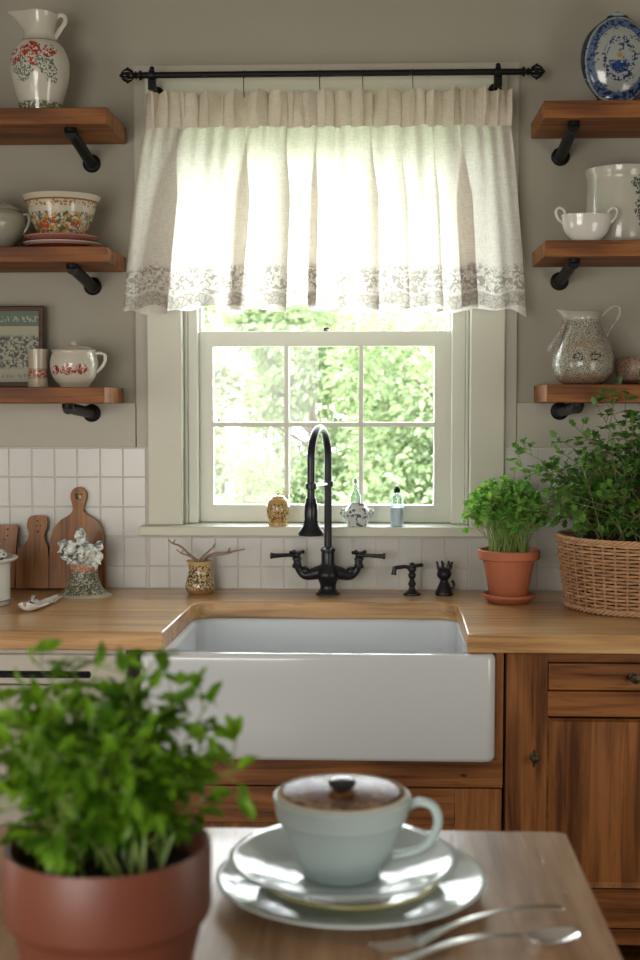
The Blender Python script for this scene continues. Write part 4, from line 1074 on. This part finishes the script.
# printed oval medallion on the front
cz = Hh * .53; er = t.m2('SQRT', t.m2('ADD', t.m2('POWER', t.m2('ABSOLUTE', t.m2('DIVIDE', x[0], 32.0 * s3)), 2.0), t.m2('POWER', t.m2('ABSOLUTE', t.m2('DIVIDE', t.m2('SUBTRACT', x[2], cz), Hh * .455)), 2.0)))
blue = (.009, .024, .09); pale = (.34, .37, .35)
nz = t.ss(t.noise(t.obj(), 120, 3, .5), .49, .54); nz2 = t.ss(t.noise(t.obj(), 90, 2, .8), .60, .63)
band = t.m2('MULTIPLY', t.ss(er, .72, .76), t.ss(er, .97, .93))
c = t.mix(t.m2('MULTIPLY', nz2, .9), pale, blue)
c = t.mix(band, c, t.mix(nz, (.10, .16, .28), blue))
ring = t.m2('MULTIPLY', t.m2('MULTIPLY', t.ss(er, .36, .40), t.ss(er, .52, .48)), nz); c = t.mix(ring, c, blue)
bou = t.m2('MULTIPLY', t.ss(er, .36, .30), t.m2('MULTIPLY', t.ss(x[2], cz - .002, cz - .006), t.ss(t.noise(t.obj(), 150, 2), .42, .46))); c = t.mix(bou, c, (.02, .06, .22))
bou2 = t.m2('MULTIPLY', t.m2('MULTIPLY', t.ss(t.m2('ABSOLUTE', x[0]), .022, .018), t.ss(x[2], cz - .035, cz - .03)), t.m2('MULTIPLY', t.ss(x[2], cz - .008, cz - .012), nz)); c = t.mix(bou2, c, blue)
go = t.ss(t.m2('SQRT', t.m2('ADD', t.m2('POWER', t.m2('ABSOLUTE', x[0]), 2.0), t.m2('POWER', t.m2('ABSOLUTE', t.m2('SUBTRACT', x[2], cz + .008)), 2.0))), .0075, .0055); c = t.mix(go, c, (.42, .22, .03))
side = t.m2('MAXIMUM', t.ss(er, .985, 1.01), t.ss(x[1], -.002, .004))
c = t.mix(side, c, t.mix(t.ss(t.noise(t.obj(), 70, 2), .55, .6), (.015, .025, .05), (.03, .05, .09)))
c = t.mix(t.m2('MULTIPLY', t.ss(x[2], .012, .009), 1.0), c, (.16, .07, .04))
M_delft = t.fin(c, .14, 0, .5, .4)
dv = thing('delft_flask', 'flat blue and white flask vase with oval floral panel on the upper right shelf', 'vase', (gx, yv, zz))
MB().lathe(vessel(hv, .003), 64, sy=.42).build('body', M_delft, dv, angle=60)
MB().lathe([(.017, Hh - .001), (.019, Hh + .001), (.017, Hh + .006), (.008, Hh + .008), (.004, Hh + .012), (0, Hh + .013)], 24, sy=.7).build('lid', plain('pale_blue_lid', (.30, .38, .42), .2), dv)

# white crock behind, two handled bowl in front
yq = -.10; qx_ = P(622, 200, yq).x; zz = shz('R2')
M_crock = pottery('crock_glaze', (.53, .52, .44), [dict(c=(.07, .09, .08), blobs=[(.022, .150, .014), (.034, .130, .018), (.036, .100, .018), (.028, .075, .014), (.045, .055, .018), (.05, .15, .018), (.058, .12, .018), (.062, .08, .02)], tex=('n', 190, .45, .50), ba=.024)], .18)
hc = rows(yq, 622, zz, [(241, 31), (238, 32.5), (225, 34), (200, 34.5), (178, 34), (173, 34.5), (169, 35.6), (164, 36.2)]); hc[0] = (hc[0][0], 0)
ck = thing('floral_crock', 'tall pale crock with grey sprig pattern on the middle right shelf', 'crock', (qx_, yq, zz))
MB().lathe(vessel(hc, .005), 56).build('body', M_crock, ck)
yb_ = -.235; ox = P(587, 220, yb_).x; s4 = S(yb_)
hw_ = rows(yb_, 587, zz, [(241, 13), (238, 14.5), (231, 20), (222, 23.5), (214, 24.5), (211, 25)]); hw_[0] = (hw_[0][0], 0)
# keep it clear of the crock behind
wb = thing('handled_bowl', 'small white two handled bowl in front of the crock', 'bowl', (ox, -.225, zz))
MB().lathe(vessel(hw_, .0028), 48, sx=1, sy=.62).build('body', M_white, wb)
zq = hw_[-1][1]
for sd in (-1, 1):
    MB().tube(spline([(sd * 22.5 * s4, 0, zq - .020), (sd * 27.5 * s4, 0, zq - .008), (sd * 30 * s4, 0, zq + .008), (sd * 27 * s4, 0, zq + .018), (sd * 22 * s4, 0, zq + .012), (sd * 20.5 * s4, 0, zq + .001)], 5), .0036, 10).build('handle', M_white, wb)

# speckled pitcher
px_ = P(583, 350, ys).x; zz = shz('R3')
M_speck = pottery('speckled_stoneware', (.42, .41, .34), [
    dict(c=(.05, .045, .035), tex=('v', 420, .50, .38), z=(0, .16)), dict(c=(.30, .19, .11), tex=('n', 40, .5, .62), z=(0, .14), f=.5),
    dict(c=(.03, .035, .04), blobs=[(-.022, .066, .012), (.020, .068, .013)], tex=('n', 190, .50, .54), ba=.012),
    dict(c=(.20, .09, .04), z=(-.01, .022), tex=('v', 300, .2, .5), e=.012, f=.8)], .22)
hs_ = vrows(583, 'R3', [(385.5, 17), (382, 22), (375, 27.5), (366, 30), (356, 29.5), (344, 26), (332, 20.5), (322, 17), (316, 17), (311, 20)])
zT = hs_[-1][1]; zN = hs_[7][1]
def spout2(p, a):
    k = max(0, (p.z - zN) / (zT - zN)); c = max(0, -math.cos(a))
    return (p.x - .016 * min(1.2, k) * c ** 4 - .003 * k, p.y * (1 - .2 * k * c), p.z + .006 * k * c ** 3)
pi_ = thing('speckled_pitcher', 'round bellied speckled stoneware pitcher on the lower right shelf', 'pitcher', (px_, ys, zz))
MB().lathe(vessel(hs_, .0035), 64, fn=spout2).build('body', M_speck, pi_, angle=60)
MB().tube(spline([(17 * sc_, 0, zT - .010), (23 * sc_, 0, zT + .004), (29 * sc_, 0, zT + .016), (35 * sc_, 0, zT + .012), (35 * sc_, 0, zT - .008), (28 * sc_, 0, zT - .034), (23 * sc_, 0, zT - .058)], 5), .0036, 10).build('handle', M_speck, pi_)
MB().tube(spline([(-18 * sc_, -.01, zT - .014), (-21 * sc_, -.014, zT - .04), (-27 * sc_, -.014, zT - .066), (-32 * sc_, -.012, zT - .085), (-33 * sc_, -.010, zT - .096)], 5), [.0052] * 21, 10).build('spout', M_speck, pi_)

# brown speckled bowl at the edge
yy = -.13; rx_ = P(643, 370, yy).x
M_brn = pottery('brown_speckled', (.30, .20, .14), [dict(c=(.07, .035, .025), tex=('v', 260, .42, .32)), dict(c=(.10, .03, .02), z=(0, .012), f=.8)], .5)
sb = thing('brown_bowl', 'brown speckled bowl at the right photo edge beside the pitcher', 'bowl', (rx_, yy, zz))
hz_ = rows(yy, 643, zz, [(386, 17), (382, 22), (374, 26), (364, 27), (359, 25.5), (357, 24)]); hz_[0] = (hz_[0][0], 0)
MB().lathe(vessel(hz_, .004), 44).build('body', M_brn, sb)

# ------------------------------------------------------------------ foreground table
TZ = .90
te = PZ(565, 832, TZ); ty1 = te.y; tx1 = te.x
tb = thing('oak_table', 'oak topped kitchen table in the foreground', 'table', (-.25, ty1 - .45, 0))
def lt_(m): return m.warp(lambda p: p - tb.location)
tl0 = tx1 - 1.45; ty0 = ty1 - .78
lt_(MB().prism(rrect(tl0, tx1, ty0, ty1, .012), [], TZ - .034, TZ, 'XY')).build('tabletop', M_table, tb, bevel=.004)
lt_(MB().box(tl0 + .06, tx1 - .06, ty1 - .08, ty1 - .06, TZ - .12, TZ - .0345).box(tl0 + .06, tx1 - .06, ty0 + .06, ty0 + .08, TZ - .12, TZ - .0345)
    .box(tl0 + .06, tl0 + .08, ty0 + .08, ty1 - .08, TZ - .12, TZ - .0345).box(tx1 - .08, tx1 - .06, ty0 + .08, ty1 - .08, TZ - .12, TZ - .0345)).build('apron', M_table, tb)
for a in (tl0 + .08, tx1 - .14):
    for b_ in (ty0 + .08, ty1 - .14):
        lt_(MB().box(a, a + .055, b_, b_ + .055, 0, TZ - .035)).build('leg', M_cabV, tb, bevel=.003)

# plates, cup, lid
pc = PZ(351, 880, TZ + .012); s5 = S(pc.y)
prad = 137 * s5
M_plate.node_tree.nodes['Principled BSDF'].inputs['IOR'].default_value = 1.3
def plate(nm, lab, rad, z, mat, h=.018, grp=None):
    o = MB().lathe([(rad * .55, 0), (rad * .57, .0005), (rad * .60, .002), (rad * .72, .006), (rad * .97, h - .001), (rad, h), (rad + .0005, h + .001), (rad - .001, h + .0022), (rad * .96, h + .0012), (rad * .70, .009), (rad * .62, .0055), (rad * .5, .0045), (0, .0045)], 96).build(nm, mat, loc=(pc.x, pc.y, z), angle=80)
    tag(o, lab, 'plate'); return o
z = TZ + .0004
plate('dinner_plate', 'large pale blue dinner plate at the bottom under the coffee cup', prad, z, M_plate, .017)
z += .0048
plate('side_plate', 'yellow plate sandwiched between dinner plate and saucer', prad * .66, z, plain('yellow_glaze', (.62, .55, .18), .15, coat=.4), .012)
z += .0085
sx_ = P(346, 870, pc.y).x
so = MB().lathe([(.050, 0), (.052, .001), (.058, .003), (.078, .011), (.112, .0225), (.1165, .0235), (.1175, .0245), (.1165, .0255), (.108, .0235), (.078, .0135), (.056, .007), (.042, .0055), (.040, .0045), (0, .0045)], 96).build('saucer', M_plate, loc=(sx_ - .003, pc.y, z), angle=80)
tag(so, 'pale blue saucer directly under the coffee cup', 'saucer')
z += .0048
cyc = pc.y; ccx = P(342, 830, cyc).x
cupz = P(342, 795, cyc).z
ch = cupz - z; s6 = S(cyc)
cup = thing('coffee_cup', 'wide pale blue coffee cup with loop handle on stacked plates', 'cup', (ccx, cyc, z))
prc = [(36 * s6, 0), (38 * s6, .002), (38 * s6, .005), (43 * s6, ch * .16), (54 * s6, ch * .42), (63 * s6, ch * .68), (66.5 * s6, ch * .75), (67 * s6, ch * .78), (68.5 * s6, ch * .90), (70 * s6, ch)]
MB().lathe(vessel(prc, .0035, .006, 3), 72).build('body', M_cup, cup, angle=60)
MB().tube(spline([(66 * s6, 0, ch * .86), (78 * s6, -.004, ch * .94), (92 * s6, -.008, ch * .90), (97 * s6, -.01, ch * .72), (91 * s6, -.009, ch * .50), (76 * s6, -.006, ch * .33), (52 * s6, -.003, ch * .25)], 6), [.0065, .0062] + [.0058] * 33 + [.0062, .0065], 14, flat=.8).build('handle', M_cup, cup)
t = NT('marbled_lid'); x = t.xyz()
rad_ = t.m2('SQRT', t.m2('ADD', t.m2('POWER', t.m2('ABSOLUTE', x[0]), 2.0), t.m2('POWER', t.m2('ABSOLUTE', x[1]), 2.0)))
sw = t.m2('SINE', t.m2('ADD', t.m2('MULTIPLY', rad_, 330.0), t.m2('MULTIPLY', t.noise(t.obj(), 26, 2, 1.5), 16.0)))
c = t.mix(t.ss(sw, .15, .85), (.13, .045, .012), (.36, .20, .085))
c = t.mix(t.ss(t.noise(t.obj(), 30, 2, .6), .50, .62), c, (.10, .03, .012))
c = t.mix(t.ss(rad_, 62 * s6, 64 * s6), c, (.62, .60, .52))
M_lid = t.fin(c, .15, 0, .5, 0); t.b.inputs['IOR'].default_value = 1.06
lid = thing('cup_lid', 'shallow brown and cream marbled lid with dark knob on the coffee cup', 'lid', (ccx, cyc, z + ch))
MB().lathe([(66 * s6, -.0015), (67.5 * s6, .0018), (66 * s6, .0035), (58 * s6, .004), (40 * s6, .0055), (20 * s6, .0065), (0, .007)], 72).build('dome', M_lid, lid, angle=80)
MB().lathe([(.009, .006), (.008, .008), (.0130, .0095), (.0145, .0130), (.0120, .0165), (.006, .018), (0, .0182)], 28).build('knob', plain('dark_knob', (.035, .035, .04), .25, .3), lid)

# foreground pot and herb
FY = -2.40
fc = P(108, 850, FY)
FX = fc.x
rimz = P(108, 842, FY).z - TZ; s7 = S(FY); R0 = 106 * s7
fp = thing('foreground_herb', 'large terracotta pot of bright green herb on the table at lower left', 'potted plant', (FX, FY, TZ + .0005))
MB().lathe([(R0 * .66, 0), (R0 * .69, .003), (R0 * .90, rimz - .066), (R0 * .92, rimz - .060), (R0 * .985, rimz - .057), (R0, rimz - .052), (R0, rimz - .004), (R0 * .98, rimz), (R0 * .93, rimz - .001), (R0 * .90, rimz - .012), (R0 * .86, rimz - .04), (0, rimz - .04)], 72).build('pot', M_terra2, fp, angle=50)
MB().lathe([(R0 * .88, rimz - .024), (R0 * .6, rimz - .018), (R0 * .2, rimz - .013), (0, rimz - .012)], 40).build('soil', M_soil, fp)
ftg = [(236, 770), (208, 705), (200, 748), (185, 700), (40, 668), (96, 668), (125, 674), (40, 700), (175, 705), (30, 690), (5, 705), (150, 690)]
def tF(g, p0, i):
    if i < len(ftg):
        q = P(ftg[i][0], ftg[i][1], FY + g.uniform(-.02, .03)); return (q.x - FX, q.y - FY, q.z - TZ)
    a = g.uniform(0, 2 * PI); r = math.sqrt(g.random())
    q = P(85 + 95 * r * math.cos(a), 818 - 108 * g.random() ** .6 * (1 - .25 * r) - 10, FY)
    return (q.x - FX, .085 * r * math.sin(a), q.z - TZ)
plant(fp, R0 * .6, rimz - .016, tF, 60, (M_stemL, M_leafF), 21, .0017, .021, .0120, 10, .25, .35, False, .012)

# cutlery
def smooth_metal(m, name, par, thick=.0016):
    o = m.build(name, M_steel, par, angle=180); md = o.modifiers.new('thick', 'SOLIDIFY'); md.thickness = thick; md.offset = 1
    s = o.modifiers.new('sub', 'SUBSURF'); s.levels = 1; s.render_levels = 2; return o
# spoon: bowl at the right, handle running to the lower left
a0 = PZ(578, 937, TZ + .004); a1 = PZ(455, 958, TZ + .004); dv_ = (a1 - a0); an = math.atan2(dv_.y, dv_.x)
spn = thing('teaspoon', 'polished steel spoon with its bowl towards the table edge', 'spoon', (a0.x, a0.y, TZ + .0012), rot=(0, 0, an))
def sp_w(u):
    x = u * .19
    if x < .050: return .0185 * math.sqrt(max(.02, 1 - ((x - .028) / .030) ** 2))
    w0 = .0185 * math.sqrt(1 - (.022 / .030) ** 2)
    if x < .064: return w0 + (.0045 - w0) * math.sin(PI / 2 * (x - .050) / .014)
    return .0045 + .002 * (u - .3)
def spg(u, v):
    x = u * .19; k = 2 * v - 1
    bowl = -.008 * max(0, 1 - ((x - .028) / .031) ** 2) * (1 - k * k)
    z = .0085 + bowl + .009 * math.sin(PI * min(1, max(0, (x - .045) / .13)))
    return (x, k * sp_w(u), z)
smooth_metal(MB().grid(spg, 48, 8), 'spoon_body', spn)
# fork: tines at the left, handle end at the upper right
h0 = PZ(563, 909, TZ + .004); h1 = PZ(372, 955, TZ + .004); dv_ = (h1 - h0); an = math.atan2(dv_.y, dv_.x); Lf = dv_.length
frk = thing('fork', 'polished steel fork with its handle end pointing to the upper right', 'fork', (h0.x, h0.y, TZ + .0012), rot=(0, 0, an))
def fkz(x): 
    u = x / Lf
    return .004 + .012 * math.sin(PI * min(1, u * 1.25)) * .9 + (.006 * ((u - .8) / .2) ** 2 if u > .8 else 0)
def fkg(u, v):
    x = u * Lf * .80; k = 2 * v - 1; q = x / Lf
    w_ = .0074 if q < .05 else (.0074 - .0030 * min(1, (q - .05) / .3) if q < .6 else .0044 + .0082 * ((q - .6) / .2) ** 1.2)
    if q < .02: w_ *= .6
    return (x, k * w_, fkz(x))
smooth_metal(MB().grid(fkg, 40, 6), 'handle', frk)
for k in range(4):
    yk_ = (-.0090 + .006 * k); m = MB()
    m.tube([(Lf * .785, yk_, fkz(Lf * .785) + .0006), (Lf * .88, yk_ * 1.02, fkz(Lf * .88)), (Lf * .99, yk_ * .9, fkz(Lf * .99))], [.0017, .0015, .0008], 8)
    m.build('tine', M_steel, frk)
